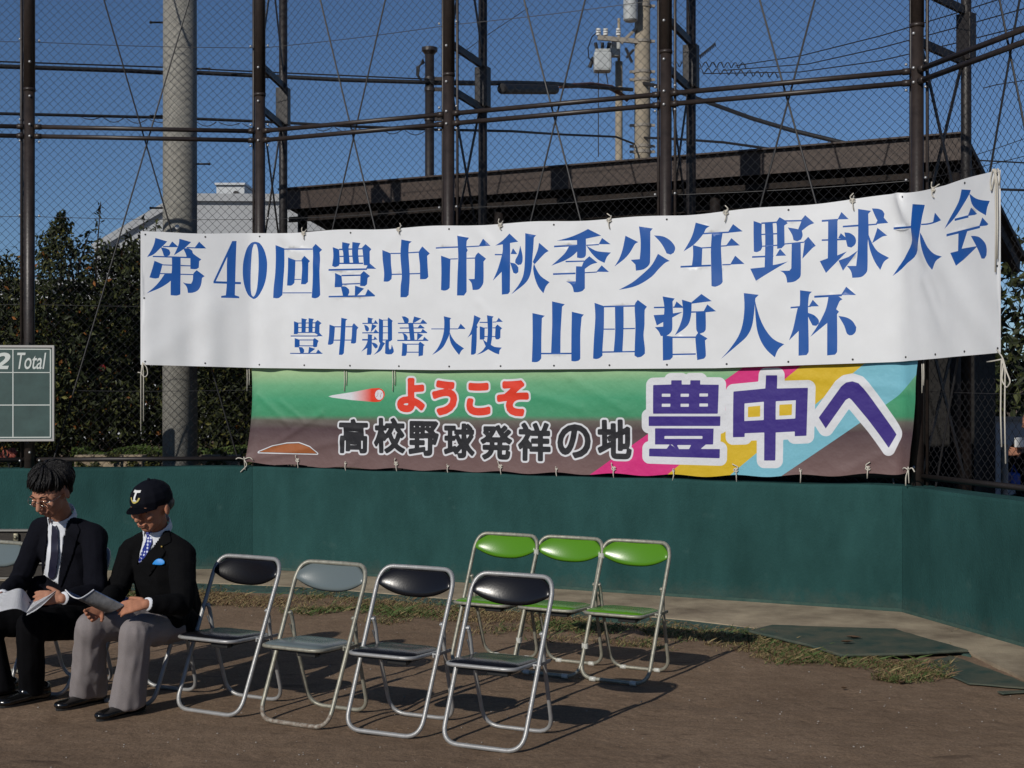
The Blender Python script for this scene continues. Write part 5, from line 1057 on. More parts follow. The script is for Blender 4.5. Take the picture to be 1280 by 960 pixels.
def head(B, c, fwd, up, s=1.0):
    """skull, jaw, nose, brow, lips, ears round centre c; returns basis"""
    f = fwd.normalized(); u = (up-f*up.dot(f)).normalized(); x = f.cross(u).normalized(); Bs = (x, f, u)
    P = lambda a, b_, c_: c+(x*a+f*b_+u*c_)*s
    B.e(P(0, -.014, .030), (.080*s, .094*s, .084*s), Bs)
    B.c(P(0, .030, .012), (.069*s, .056*s, .055*s), P(0, .030, -.050), (.058*s, .048*s, .036*s), Bs)
    B.c(P(0, .045, -.075), (.034*s, .032*s, .026*s), P(0, .026, -.060), (.052*s, .05*s, .028*s), Bs)
    B.c(P(0, .088, .014), .009*s, P(0, .108, -.022), .0125*s, Bs); B.e(P(0, .098, -.028), (.019*s, .012*s, .010*s), Bs)
    B.c(P(-.030, .082, .030), (.020*s, .010*s, .008*s), P(.030, .082, .030), (.020*s, .010*s, .008*s), Bs)
    for q in (-1, 1):
        B.e(P(q*.040, .070, -.016), (.022*s, .020*s, .018*s), Bs); B.e(P(q*.083, -.008, -.004), (.009*s, .016*s, .027*s), Bs)
        B.e(P(q*.030, .083, .010), (.014*s, .008*s, .008*s), Bs)
    B.c(P(-.018, .084, -.050), (.008*s, .008*s, .0055*s), P(.018, .084, -.050), (.008*s, .008*s, .0055*s), Bs)
    B.c(P(-.014, .083, -.061), (.008*s, .009*s, .006*s), P(.014, .083, -.061), (.008*s, .009*s, .006*s), Bs)
    return P, Bs
def facefeatures(P, Bs, parent, s=1.0, brow=M['hair']):
    x, f, u = Bs; bm = NB()
    for q in (-1, 1):
        pts = [P(q*(.016+.030*t/5), .0915-.010*(t/5)**2, .030+.006*math.sin(t/5*3.1)) for t in range(6)]
        tube(bm, pts, .0032*s, 6)
    obj('eyebrow', bm, brow, parent, smooth=True); bm = NB()
    for q in (-1, 1):
        pts = [P(q*(.019+.024*t/5), .0885-.006*(t/5)**2, .0085-.002*math.sin(t/5*3.1)) for t in range(6)]
        tube(bm, pts, .0021*s, 6)
    obj('eyelid', bm, M['hair'], parent, smooth=True)
    bm = NB(); tube(bm, [P(-.020, .0895, -.0545), P(-.008, .0945, -.0552), P(.008, .0945, -.0552), P(.020, .0895, -.0545)], .0016*s, 6)
    obj('mouth', bm, mat('dark_lip', (.16, .05, .04), .5), parent, smooth=True)
def shoe(toe, heel, parent, s=1.0):
    toe = Vector(toe); heel = Vector(heel); d = (toe-heel); d.z = 0; d.normalize(); x = Vector((-d.y, d.x, 0)); z = Vector((0, 0, 1)); Bs = (x, d, z)
    B = Blob(); h = Vector((heel.x, heel.y, 0)); t_ = Vector((toe.x, toe.y, 0)); ln = (t_-h).length
    B.c(h+z*.034, (.034, .036, .030), h+d*ln*.45+z*.034, (.036, .04, .030), Bs)
    B.c(h+d*ln*.42+z*.032, (.040, .04, .028), h+d*(ln-.045)+z*.027, (.043, .045, .022), Bs)
    B.c(h+z*.062, (.032, .034, .034), h+d*.10+z*.060, (.032, .04, .026), Bs)
    me = B.mesh(.005, 4)
    for v in me.vertices:
        if v.co.z < .010: v.co.z = .010
    o = link('shoe', me, M['shoe'], parent, smooth=True)
    bm = NB(); out = []
    for k in range(24):
        a = 2*math.pi*k/24; w_ = .040+.006*max(0, math.cos(a-.0)) ; out.append(h+d*(ln*.5-.02+math.cos(a)*(ln*.5+.012))+x*math.sin(a)*w_)
    prism(bm, [(p.x, p.y) for p in out], .002, .013); obj('sole', bm, M['plastic_black'], o)
    lace = NB()
    for k in range(3):
        c = h+d*(.105+.022*k)+z*(.083-.007*k); tube(lace, [c-x*.018, c+z*.004, c+x*.018], .0022, 5)
    obj('lace', lace, M['plastic_black'], o); return o
def leg_folds(a, b, hem):
    return lambda c, n: .0035*noise.noise(Vector((c.x*9, c.y*9, c.z*3)))+.0018*noise.noise(c*28)

YC = [10.6]
def W2(px, py, Y):       # photo point; distance measured from the sitter's own centre
    Y = YC[0]*KY+(Y-YC[0]); return Vector(((px-640)/FPX*Y, Y, CAMZ-(py-480)/FPX*Y))
def V2(x, y, z): return W2(640+2600*x/y, 480+2600*(CAMZ-z)/y, y)

def person(P, cfg):
    """one seated person; cfg holds joints in world space"""
    z = Vector((0, 0, 1)); f = cfg['f'].normalized(); ax = Vector((-f.y, f.x, 0)).normalized()    # ax: toward his left hand
    Bt = (ax, f, z); g = cfg; par = P
    # --- body, one continuous surface
    B = Blob()
    Ph, Bh = head(B, g['head'], g['look'], g['headup'], g.get('hs', .96))
    B.c(g['neck'], (.055, .058, .05), g['head']-Bh[2]*.06-Bh[1]*.012, (.050, .054, .05), Bt)
    B.c(g['pelvis'], (.135, .10, .09), g['chest'], (.135, .095, .12), Bt); B.c(g['chest'], (.12, .075, .09), g['neck']-z*.05, (.05, .045, .03), Bt)
    for s in 'LR':
        B.chain((g['sh'+s], .045), (g['el'+s], .036), (g['wr'+s], .024)); B.c(g['neck']-z*.07, .03, g['sh'+s], .045)
        B.chain((g['hip'+s], .080), (g['kn'+s], .055), (g['an'+s], .036)); fq = (g['toe'+s]-g['heel'+s]).normalized(); B.c(g['an'+s], .032, g['heel'+s]+fq*.04+z*.045, .026); B.c(g['heel'+s]+fq*.04+z*.042, .024, g['heel'+s]+fq*.16+z*.030, .018)
        hd, hb, hs_ = g['hand'+s]; hand(B, g['wr'+s], hd, hb, hs_, g.get('grip', .5), .98)
    me = B.mesh(.0042, 3); link('body', me, g['skin'], par, smooth=True)
    facefeatures(Ph, Bh, par, g.get('hs', .96), M['hair'])
    # --- shirt (collar and front)
    B = Blob(); B.c(g['belly'], (.150, .112, .10), g['chest'], (.155, .100, .12), Bt); B.c(g['chest'], (.15, .095, .1), g['neck']-z*.045, (.062, .060, .026), Bt)
    me = B.mesh(.007, 5); link('shirt', me, M['shirt'], par, smooth=True)
    bm = NB(); N_ = 20; nk = g['neck']
    rings = []
    up_ = ((g['head']-Bh[2]*.06-nk).normalized()+z*.6).normalized(); f_c = (f-up_*f.dot(up_)).normalized(); ax_c = up_.cross(f_c).normalized()
    for rr_, dz in ((.066, -.030), (.065, .020), (.069, .018), (.074, -.024)):
        rings.append([bm.verts.new(nk+ax_c*math.cos(a)*rr_+f_c*(math.sin(a)*rr_*1.03)+up_*(dz-.010*math.sin(a))) for a in [2*math.pi*k/N_ for k in range(N_)]])
    for a_, b_ in zip(rings, rings[1:]):
        for k in range(N_):
            if k in (4, 5): continue
            bm.faces.new([a_[k], a_[(k+1) % N_], b_[(k+1) % N_], b_[k]])
    obj('collar', bm, M['shirt'], par, smooth=True)
    # --- trousers
    B = Blob(); B.c(g['pelvis'], (.165, .125, .09), g['pelvis']+z*.06, (.150, .115, .06), Bt)
    for s in 'LR':
        k = g['kn'+s]; a = g['an'+s]; kd = (a-k).normalized(); hem = a+kd*.045
        B.chain((g['hip'+s], .098), (k.lerp(g['hip'+s], .4), .088), (k, .074)); B.chain((k, .074), (k.lerp(hem, .5), g.get('calf', .066)), B=None)
        fr2 = g.get('flare', .070); fd = (g['toe'+s]-a); fd.z = 0; fd.normalize(); sx = Vector((-fd.y, fd.x, 0)); Bl = (sx, fd, z)
        B.c(k.lerp(hem, .5), (g.get('calf', .066),)*3, hem, (fr2*.92, fr2*1.05, .022), Bl)
    me = B.mesh(.0065, 6)
    def tf(c, n):
        d = .009*noise.noise(Vector((c.x*13, c.y*13, c.z*2.6)))+.004*noise.noise(Vector((c.x*30, c.y*30, c.z*9)))+.003*abs(noise.noise(Vector((c.x*16+c.z*9, c.y*16, c.z*5))))
        for s in 'LR':
            k = g['kn'+s]; q = (c-k).length
            if q < .16: d += .0050*math.sin(q*70+c.x*25+c.z*12)*(1-q/.16)
        return d
    displace(me, tf); link('trousers', me, g['trouser'], par, smooth=True)
    # --- jacket
    B = Blob(); B.c(g['pelvis']+z*.02-f*.01, (.172, .138, .10), g['belly'], (.172, .136, .10), Bt); B.c(g['belly'], (.172, .136, .10), g['chest'], (.178, .124, .12), Bt)
    B.c(g['chest'], (.172, .116, .10), g['neck']-z*.055-f*.015, (.080, .075, .035), Bt)
    for q in g.get('skirt', []): B.e(q[0], q[1], Bt)
    for s in 'LR':
        B.c(g['neck']-z*.045-f*.012, .050, g['sh'+s]+z*.010, .062)
        cuff = g['wr'+s].lerp(g['el'+s], .16)
        B.chain((g['sh'+s], .068), (g['sh'+s].lerp(g['el'+s], .5), .062), (g['el'+s], .056), (g['el'+s].lerp(g['wr'+s], .5), .050), (cuff, .041))
    me = B.mesh(.0065, 6)
    def jf(c, n):
        d = .010*noise.noise(Vector((c.x*8, c.y*8, c.z*6)))+.005*noise.noise(c*20)
        for s in 'LR':
            q = (c-g['el'+s]).length
            if q < .14: d += .007*math.sin(q*80+c.z*22+c.x*15)*(1-q/.14)
        return d
    displace(me, jf)
    # open the front: drop jacket faces inside the V so that shirt and tie show
    org = g['vorg']; vx = g['vax']; vd = Vector((org.x, org.y, org.z-CAMZ)).normalized()
    bmj = NB(); bmj.from_mesh(me); bmj.normal_update(); V = g['vee']
    dele = []
    for fc in bmj.faces:
        q = fc.calc_center_median()-org
        if fc.normal.dot(f) > .05 and (q.dot(f)) > -.2:
            q = q-vd*(q.y/vd.y); a_, b_ = q.x, q.z
            if inside_np(np.array([a_]), np.array([b_]), V)[0]: dele.append(fc)
    full = bvh_of(me)
    bmesh.ops.delete(bmj, geom=dele, context='FACES'); me2 = bpy.data.meshes.new('jacket'); bmj.to_mesh(me2); bmj.free()
    link('jacket', me2, g['jacket'], par, smooth=True)
    for poly in g['lapels']: drape(poly, org, vx, z, full, 'lapel', g['jacket'], par, .004, .005, .010, dirn=vd)
    fillpoly = g['vee']; drape(fillpoly, org, vx, z, full, 'shirt_front', M['shirt'], par, -.010, .002, .010, dirn=vd)
    drape(g['tiepoly'], org, vx, z, full, 'tie', g['tiemat'], par, .000, .006, .008, dirn=vd)
    Bk = Blob(); o_k = org+vx*g['knot'][0]+z*g['knot'][1]; hk = full.ray_cast(o_k-vd*.6, vd)[0]; kc = (hk if hk is not None else nk+f_c*.066)-vd*.006; Bk.c(kc+z*.012, (.017, .010, .010), kc-z*.016, (.010, .009, .012), (vx, f_c, z)); link('tie_knot', Bk.mesh(.003, 2), g['tiemat'], par, smooth=True)
    # cuffs
    for s in 'LR':
        d = (g['wr'+s]-g['el'+s]).normalized(); a_ = g['wr'+s]-d*.035; bm = NB(); tube(bm, [a_, a_+d*.034], [.034, .031], 14); obj('cuff', bm, M['shirt'], par, smooth=True)
        shoe(g['toe'+s], g['heel'+s], par)
        bm = NB(); a_ = g['an'+s]; tube(bm, [a_-z*.045, a_+z*.05], [.038, .040], 12); obj('sock', bm, g['sock'], par, smooth=True)
    return full, Ph, Bh, (org, vx, z, vd)

def tie_dots():
    m = bpy.data.materials.new('blue_spotted_tie'); m.use_nodes = True; t = m.node_tree; N = t.nodes; L = t.links; b = N['Principled BSDF']; b.inputs['Roughness'].default_value = .45
    tc = N.new('ShaderNodeTexCoord'); v = N.new('ShaderNodeTexVoronoi'); v.inputs['Scale'].default_value = 58; v.inputs['Randomness'].default_value = .15; L.new(tc.outputs['Object'], v.inputs['Vector'])
    r = N.new('ShaderNodeValToRGB'); L.new(v.outputs['Distance'], r.inputs[0]); r.color_ramp.interpolation = 'CONSTANT'
    r.color_ramp.elements[0].color = (.6, .65, .8, 1); r.color_ramp.elements[1].position = .36; r.color_ramp.elements[1].color = (.012, .025, .22, 1); L.new(r.outputs[0], b.inputs['Base Color']); return m
M['tie_spot'] = tie_dots()

# --- man in the cap
z_ = Vector((0, 0, 1)); f2 = Vector((-.47, -.88, 0)).normalized(); ax2 = Vector((-f2.y, f2.x, 0))
YC[0] = 10.6
man2 = empty('person', V2(-1.78, 10.55, 0).xy.to_3d(), label='seated man in a navy ball cap, black blazer and grey trousers, reading a leaflet', cat='person', group='seated men in suits')
A = dict(f=f2, pelvis=V2(-1.755, 10.66, .445), belly=V2(-1.765, 10.60, .59), chest=V2(-1.765, 10.57, .70), neck=V2(-1.760, 10.55, .845))
A['head'] = W2(190, 635, 10.47); A['look'] = Vector((-.44, -.84, -.24)); A['headup'] = Vector((-.06, -.16, .98)); A['neck'] = W2(196, 657, 10.54); A['hs'] = 1.08
A['shR'] = W2(163, 690, 10.66); A['shL'] = W2(228, 694, 10.45)
A['elR'] = W2(146, 742, 10.52); A['elL'] = W2(229, 756, 10.26); A['wrR'] = W2(126, 760, 10.22); A['wrL'] = W2(183, 755, 10.10)
A['hipR'] = W2(196, 772, 10.60); A['hipL'] = W2(222, 778, 10.52)
A['knR'] = W2(113, 784, 10.28); A['knL'] = W2(170, 790, 10.16)
A['toeR'] = GP(68, 889.5); A['heelR'] = A['toeR']+Vector((.166, .194, 0)); A['toeL'] = GP(119, 903); A['heelL'] = A['toeL']+Vector((.155, .205, 0))
A['anR'] = A['heelR']+Vector((-.045, -.050, .088)); A['anL'] = A['heelL']+Vector((-.040, -.055, .088))
A['handR'] = (Vector((-.2, -.5, -.15)), Vector((-.7, 0, -.6)), Vector((.7, -.3, .5))); A['handL'] = (Vector((-1, -.25, -.10)), Vector((.1, -.75, .6)), Vector((-.2, -.2, .9)))
A['grip'] = .55; A['calf'] = .078; A['flare'] = .092; A['skin'] = M['skin2']; A['trouser'] = M['trouser_grey']; A['jacket'] = M['suit_black']; A['sock'] = M['sock']
A['skirt'] = [(W2(222, 778, 10.50), (.10, .12, .085)), (W2(212, 770, 10.4), (.09, .10, .07)), (W2(232, 770, 10.66), (.08, .10, .08))]
A['vorg'] = W2(183, 664, 10.40); A['vax'] = Vector((1, 0, 0))
K = (YC[0]*KY-.20)/FPX
def pp(o, *a): return [((a[i]-o[0])*K, -(a[i+1]-o[1])*K) for i in range(0, len(a), 2)]
o2 = (183, 664)
A['vee'] = pp(o2, 179, 660, 183, 664, 192, 664, 206, 655, 208, 660, 203, 668, 193, 682, 178, 702, 172, 706, 173, 695, 176, 680)
A['lapels'] = [pp(o2, 208, 656, 214, 664, 214, 678, 203, 684, 208, 690, 186, 722, 174, 712, 172, 706, 193, 682, 204, 668), pp(o2, 178, 661, 174, 672, 165, 676, 161, 690, 168, 704, 172, 708, 174, 692, 178, 676)]
A['tiepoly'] = pp(o2, 184, 665, 190, 667, 191, 676, 186, 690, 176, 706, 172, 704, 176, 690, 182, 676)
A['tiemat'] = M['tie_spot']; A['knot'] = pp(o2, 186.5, 668)[0]
sv, Ph, Bh, fr2 = person(man2, A)
vd = fr2[3]
drape(pp(o2, 190, 705, 193, 700, 198, 697.5, 203, 698, 207, 702, 206, 706, 200, 707, 190, 706), fr2[0], fr2[1], z_, sv, 'pocket_square', M['pocket'], man2, .006, .004, .008, dirn=vd)
drape(pp(o2, 200.5, 682, 202.5, 681.5, 203.5, 684, 202, 685.5, 200.5, 684), fr2[0], fr2[1], z_, sv, 'lapel_badge', M['gold'], man2, .012, .004, .003, dirn=vd)
drape(pp(o2, 161, 738, 163.5, 738, 163.5, 740.5, 161, 740.5), fr2[0], fr2[1], z_, sv, 'button', M['gold'], man2, .005, .004, .003, dirn=vd)
drape(pp(o2, 151, 752, 158, 747, 161, 747, 160, 752, 153, 756), fr2[0], fr2[1], z_, sv, 'tie_end', M['tie_spot'], man2, .006, .004, .006, dirn=vd)
# cap: crown, brim, button, emblem
def cap_on(P, Bs, parent, s):
    x, f, u = Bs; B = Blob()
    B.e(P(0, -.004, .052), (.0890*s, .111*s, .082*s), Bs); B.e(P(0, -.02, .040), (.0865*s, .098*s, .06*s), Bs)
    me = B.mesh(.005, 4); bm = NB(); bm.from_mesh(me)
    bmesh.ops.bisect_plane(bm, geom=bm.verts[:]+bm.edges[:]+bm.faces[:], plane_co=P(0, .06, .027), plane_no=(u*1.0-f*.10).normalized(), clear_inner=True)
    me2 = bpy.data.meshes.new('c'); bm.to_mesh(me2); bm.free(); bv = bvh_of(me2); c = link('cap', me2, M['cap'], parent, smooth=True)
    bm = NB(); rows = []
    for j in range(8):
        r = j/7; row = []
        for i in range(15):
            a = -1.12+2.24*i/14
            xx = math.sin(a)*(.080+.004*r); yy = math.cos(a)*.098-.010+r*(.058)*(math.cos(a*1.15)**.8 if math.cos(a*1.15) > 0 else 0)
            zz = .041-.018*abs(math.sin(a))**1.5-.22*max(0, yy-.085)-.010*r
            row.append(bm.verts.new(P(xx, yy, zz)))
        rows.append(row)
    for j in range(7):
        for i in range(14): bm.faces.new([rows[j][i], rows[j][i+1], rows[j+1][i+1], rows[j+1][i]])
    bmesh.ops.solidify(bm, geom=bm.faces[:], thickness=.003)
    obj('cap_brim', bm, M['cap'], c, smooth=True)
    bm = NB(); ball(bm, P(0, -.008, .136), .008, 10); obj('cap_button', bm, M['cap'], c, smooth=True)
    # emblem: white serif T over a curved gold hook
    cc = P(-.0, .10, .085); d = -(f*.9-Vector((0, 0, 0))).normalized()
    for T in ([(-.021, .028), (.021, .028), (.022, .018), (-.022, .018)], [(-.0055, .019), (.0055, .019), (.0055, -.016), (-.0055, -.016)], [(-.011, -.014), (.011, -.014), (.011, -.020), (-.011, -.020)]):
        drape(T, cc, x, u, bv, 'cap_letter', M['white'], c, .0035, .002, .003, dirn=d, sm=0)
    def arcp(a0, a1, r0, r1, cx, cy): 
        return [(cx+r0*math.cos(a0+(a1-a0)*k/12), cy+r0*math.sin(a0+(a1-a0)*k/12)) for k in range(13)]+[(cx+r1*math.cos(a1+(a0-a1)*k/12), cy+r1*math.sin(a1+(a0-a1)*k/12)) for k in range(13)]
    drape(arcp(math.pi*1.05, math.pi*1.95, .030, .022, .001, .000), cc, x, u, bv, 'cap_hook', M['gold_thread'], c, .003, .002, .003, dirn=d, sm=0)
M['gold_thread'] = mat('yellow_thread', (.55, .45, .12), .6)
cap_on(Ph, Bh, man2, 1.08)
bm = NB()
hp = [Ph(q*.081, -.055, .010) for q in (-1, 1)]
B = Blob(); B.e(Ph(0, -.045, .012), (.088, .078, .060), Bh); link('hair', B.mesh(.005, 3), mat('grey_black_hair', (.05, .045, .04), .6), man2, smooth=True)

# --- bare headed man
f1 = Vector((-.55, -.83, 0)).normalized(); ax1 = Vector((-f1.y, f1.x, 0))
YC[0] = 10.95
man1 = empty('person', V2(-2.3, 10.9, 0).xy.to_3d(), label='seated bare headed man in glasses, dark navy suit and dark tie with an open booklet', cat='person', group='seated men in suits')
A = dict(f=f1, pelvis=W2(108, 762, 11.0), belly=W2(93, 722, 10.94), chest=W2(84, 686, 10.90), neck=V2(-2.315, 10.83, .905))
A['head'] = W2(64, 616, 10.70); A['look'] = Vector((-.34, -.80, -.48)); A['headup'] = Vector((-.15, -.45, .88)); A['neck'] = W2(77, 644, 10.84); A['hs'] = 1.10
A['shR'] = W2(51, 664, 10.98); A['shL'] = W2(118, 672, 10.76)
A['elR'] = W2(24, 728, 10.90); A['elL'] = W2(120, 742, 10.58); A['wrR'] = W2(2, 746, 10.62); A['wrL'] = W2(78, 748, 10.40)
A['hipR'] = W2(82, 774, 11.00); A['hipL'] = W2(108, 776, 10.92)
A['knR'] = W2(-18, 776, 10.75); A['knL'] = W2(38, 782, 10.50)
A['toeR'] = GP(-42, 880); A['heelR'] = A['toeR']+Vector((.16, .20, 0)); A['toeL'] = GP(-3, 886); A['heelL'] = A['toeL']+Vector((.165, .20, 0))
A['anR'] = A['heelR']+Vector((-.045, -.055, .088)); A['anL'] = A['heelL']+Vector((-.045, -.055, .088))
A['handR'] = (Vector((-.3, -.8, 0)), Vector((-.7, 0, .6)), Vector((.6, -.3, .6))); A['handL'] = (Vector((-1, -.35, .10)), Vector((.2, -.8, .3)), Vector((-.3, -.1, .9)))
A['grip'] = .6; A['calf'] = .068; A['flare'] = .066; A['skin'] = M['skin']; A['trouser'] = M['trouser_black']; A['jacket'] = M['suit_navy']; A['sock'] = M['trouser_black']
A['skirt'] = [(W2(112, 776, 10.92), (.11, .12, .08)), (W2(125, 760, 11.05), (.07, .10, .08)), (W2(62, 752, 10.98), (.10, .10, .085)), (W2(52, 738, 11.0), (.06, .08, .09))]
A['vorg'] = W2(69, 648, 10.66); A['vax'] = Vector((1, 0, 0)); K = (YC[0]*KY-.29)/FPX
o1 = (69, 648)
A['vee'] = pp(o1, 60, 645, 67, 650, 72, 650, 84, 634, 87, 640, 85, 652, 80, 672, 77, 700, 73, 732, 54, 722, 57, 690, 59, 665)
A['lapels'] = [pp(o1, 87, 638, 93, 646, 103, 652, 96, 654, 101, 661, 90, 700, 76, 738, 73, 732, 77, 700, 81, 672, 88, 645), pp(o1, 60, 644, 54, 654, 46, 664, 50, 690, 52, 724, 54, 722, 57, 690, 59, 665)]
A['tiepoly'] = pp(o1, 65, 651, 71, 651, 72, 660, 74, 690, 70, 722, 64, 728, 59, 722, 63, 690, 64, 660)
A['tiemat'] = M['tie_navy']; A['knot'] = pp(o1, 67.5, 653)[0]
sv1, Ph1, Bh1, fr1 = person(man1, A)
x, f, u = Bh1; s = 1.10; B = Blob()
B.e(Ph1(0, -.022, .046), (.083*s, .099*s, .080*s), Bh1); B.c(Ph1(0, -.060, .03), (.080*s, .058*s, .066*s), Ph1(0, -.070, -.02), (.064*s, .042*s, .04*s), Bh1)
rh = random.Random(3); lock = NB()
for k in range(520):
    az = rh.uniform(0, 2*math.pi); fr_ = math.cos(az); te = (math.radians(72)+rh.uniform(-.12, .22)) if fr_ > .35 else (math.radians(92 if fr_ > -.2 else 118)+rh.uniform(-.12, .12))
    t0 = rh.uniform(0, te*.55); sw = rh.uniform(.15, .55); pts = []; lift = rh.uniform(.98, 1.12)+(.07 if rh.random() < .12 else 0)
    for q in range(7):
        th_ = t0+(te-t0)*q/6; a_ = az+sw*(q/6)**1.5*(1 if fr_ > 0 else .3); rr_ = lift*(1-.03*(q/6)**3)+.012*math.sin(q+k)
        pts.append(Ph1(math.sin(a_)*math.sin(th_)*.088*rr_, -.022+math.cos(a_)*math.sin(th_)*.106*rr_, .046+math.cos(th_)*.086*rr_))
    tube(lock, pts, [.0050, .0056, .0056, .0052, .0044, .0034, .0012], 4)
lk = obj('hair_lock', lock, M['hair'], man1, smooth=True); lk['kind'] = 'stuff'
me = B.mesh(.0045, 2); displace(me, lambda c, n: .0045*noise.noise(Vector((c.x*38, c.y*38, c.z*16)))+.0025*noise.noise(c*90)); link('hair', me, M['hair'], man1, smooth=True)
gl = None; bm = NB()
for q in (-1, 1):
    tube(bm, [Ph1(q*.033+.021*math.cos(t_), .101-.3*abs(.021*math.cos(t_))*.2, .008+.014*math.sin(t_)) for t_ in [2*math.pi*k/18 for k in range(18)]], .0011, 6, closed=True)
    tube(bm, [Ph1(q*.054, .098, .012), Ph1(q*.074, .07, .012), Ph1(q*.080, .0, .006)], .0013, 6)
tube(bm, [Ph1(-.012, .101, .011), Ph1(0, .105, .014), Ph1(.012, .101, .011)], .0012, 6)
gl = obj('glasses', bm, M['glassmetal'], man1, smooth=True)
def glass():
    m = bpy.data.materials.new('lens_glass'); m.use_nodes = True; b = m.node_tree.nodes['Principled BSDF']; b.inputs['Transmission Weight'].default_value = 1; b.inputs['Roughness'].default_value = .02; b.inputs['IOR'].default_value = 1.05; return m
M['glass'] = glass()
for q in (-1, 1):
    bm = NB(); tube(bm, [Ph1(q*.033, .0995, .008), Ph1(q*.033, .1005, .008)], .019, 16); obj('lens', bm, M['glass'], gl)

# --- booklets
def page_surface(name, rows, m, parent, th=.0015):
    bm = NB(); g_ = [[bm.verts.new(p) for p in r] for r in rows]
    for a, b in zip(g_, g_[1:]):
        for i in range(len(a)-1): bm.faces.new([a[i], a[i+1], b[i+1], b[i]])
    bmesh.ops.solidify(bm, geom=bm.faces[:], thickness=th)
    return obj(name, bm, m, parent, smooth=False)
def curve_px(pts, n=14):
    """pts (px, py, Y) -> smooth world points"""
    P = [W2(*p) for p in pts]; out = []
    m_ = len(P)
    for k in range(n+1):
        t = k/n*(m_-1); i = min(int(t), m_-2); q = t-i
        p0, p1, p2, p3 = P[max(i-1, 0)], P[i], P[i+1], P[min(i+2, m_-1)]
        out.append(.5*((2*p1)+(p2-p0)*q+(2*p0-5*p1+4*p2-p3)*q*q+(3*p1-p0-3*p2+p3)*q**3))
    return out
YC[0] = 10.6
bk2 = empty('booklet', W2(118, 752, 10.05), label='half rolled grey printed leaflet held by the man in the cap', cat='booklet')
near = curve_px([(82, 737, 9.95), (90, 745, 9.94), (99, 748, 9.94), (108, 744, 9.97), (117.5, 737, 10.02)])
far_ = curve_px([(118, 754, 10.15), (126, 762, 10.12), (135, 765, 10.08), (145, 762, 10.06), (155, 756, 10.08)])
rows = [[a.lerp(b, t/8) for t in range(9)] for a, b in zip(near, far_)]
page_surface('inner_page', rows, M['paper_blue'], bk2, .0008)
rows2 = [[p+Vector((.0, -.004, -.003)) for p in r] for r in rows]; page_surface('cover', rows2, M['paper_grey'], bk2, .0008)
bm = NB(); tube(bm, [p+Vector((0, -.004, 0)) for p in near], .0030, 6); obj('page_edge', bm, M['paper'], bk2)
YC[0] = 10.95
bk1 = empty('booklet', W2(34, 755, 10.4), label='open white booklet in the hands of the bare headed man', cat='booklet')
topL = curve_px([(-8, 744, 10.36), (10, 739, 10.36), (22, 735.5, 10.36), (30, 738, 10.38), (39, 751, 10.42)])
botL = curve_px([(-14, 769, 10.22), (2, 764, 10.22), (16, 761, 10.22), (25, 762, 10.23), (33, 766, 10.25)])
topR = curve_px([(39, 751, 10.42), (54, 745, 10.41), (71, 737.5, 10.40)]); botR = curve_px([(33, 766, 10.25), (44, 757, 10.28), (55, 750, 10.32)])
M['page_print'] = mat('faintly_printed_page', (.80, .81, .83), .7, vary=.06, vscale=60, stretch=(1, 1, 6))
for nm, a_, b_ in (('left_page', topL, botL), ('right_page', topR, botR)):
    page_surface('page', [[p.lerp(q, t/6) for t in range(7)] for p, q in zip(a_, b_)], M['page_print'], bk1)
botR2 = curve_px([(33, 769, 10.24), (46, 762, 10.27), (57, 753, 10.31)])
page_surface('page', [[(p-Vector((0, 0, .006))).lerp(q-Vector((0, 0, .001)), t/6) for t in range(7)] for p, q in zip(topR, botR2)], M['paper'], bk1)
bm = NB(); tube(bm, [W2(31.5, 755.5, 10.36), W2(34, 753, 10.37), W2(37.5, 753.5, 10.38)], .0045, 6); obj('page_mark', bm, M['plastic_black'], bk1)

# ---------------------------------------------------------------- bench by the wall at the left
def bench():
    Y = 13.6*KY; b = empty('bench', (-3.2, Y, 0), label='dark weathered wooden bench with metal trim behind the seated men, at the left edge', cat='bench')
    x0, x1 = -4.6, (41-640)/FPX*Y+.35
    for z0, z1, yy in ((.52, .64, Y), (.345, .43, Y-.02)):
        bm = NB(); box(bm, ((x0+x1)/2, yy, (z0+z1)/2), (x1-x0, .035, z1-z0), bev=.004); obj('backrest_board', bm, M['bench'], b)
        bm = NB(); box(bm, ((x0+x1)/2, yy-.012, z1+.006), (x1-x0, .05, .011)); box(bm, ((x0+x1)/2, yy-.012, z0-.006), (x1-x0, .05, .009)); obj('metal_trim', bm, M['bench_metal'], b)
    bm = NB(); box(bm, ((x0+x1)/2, Y-.20, .30), (x1-x0, .34, .035), bev=.004); obj('seat', bm, M['bench'], b)
    for px in (22, -60):
        X = (px-640)/FPX*Y
        for z in (.585, .39):
            bm = NB(); box(bm, (X, Y-.028, z), (.035, .02, .085), bev=.006); ball(bm, (X, Y-.042, z+.015), .012, 8, (1, .6, 1)); ball(bm, (X, Y-.042, z-.02), .010, 8, (1, .6, 1)); obj('bracket', bm, mat('brass_latch', (.25, .23, .16), .4, metal=.7), b, smooth=True)
    for X in (x0+.1, -4.0, x1-.1):
        bm = NB(); box(bm, (X, Y+.03, .32), (.05, .04, .64)); box(bm, (X, Y-.34, .14), (.05, .04, .28)); box(bm, (X, Y-.15, .262), (.045, .38, .035)); obj('leg', bm, M['bench_metal'], b)
bench()

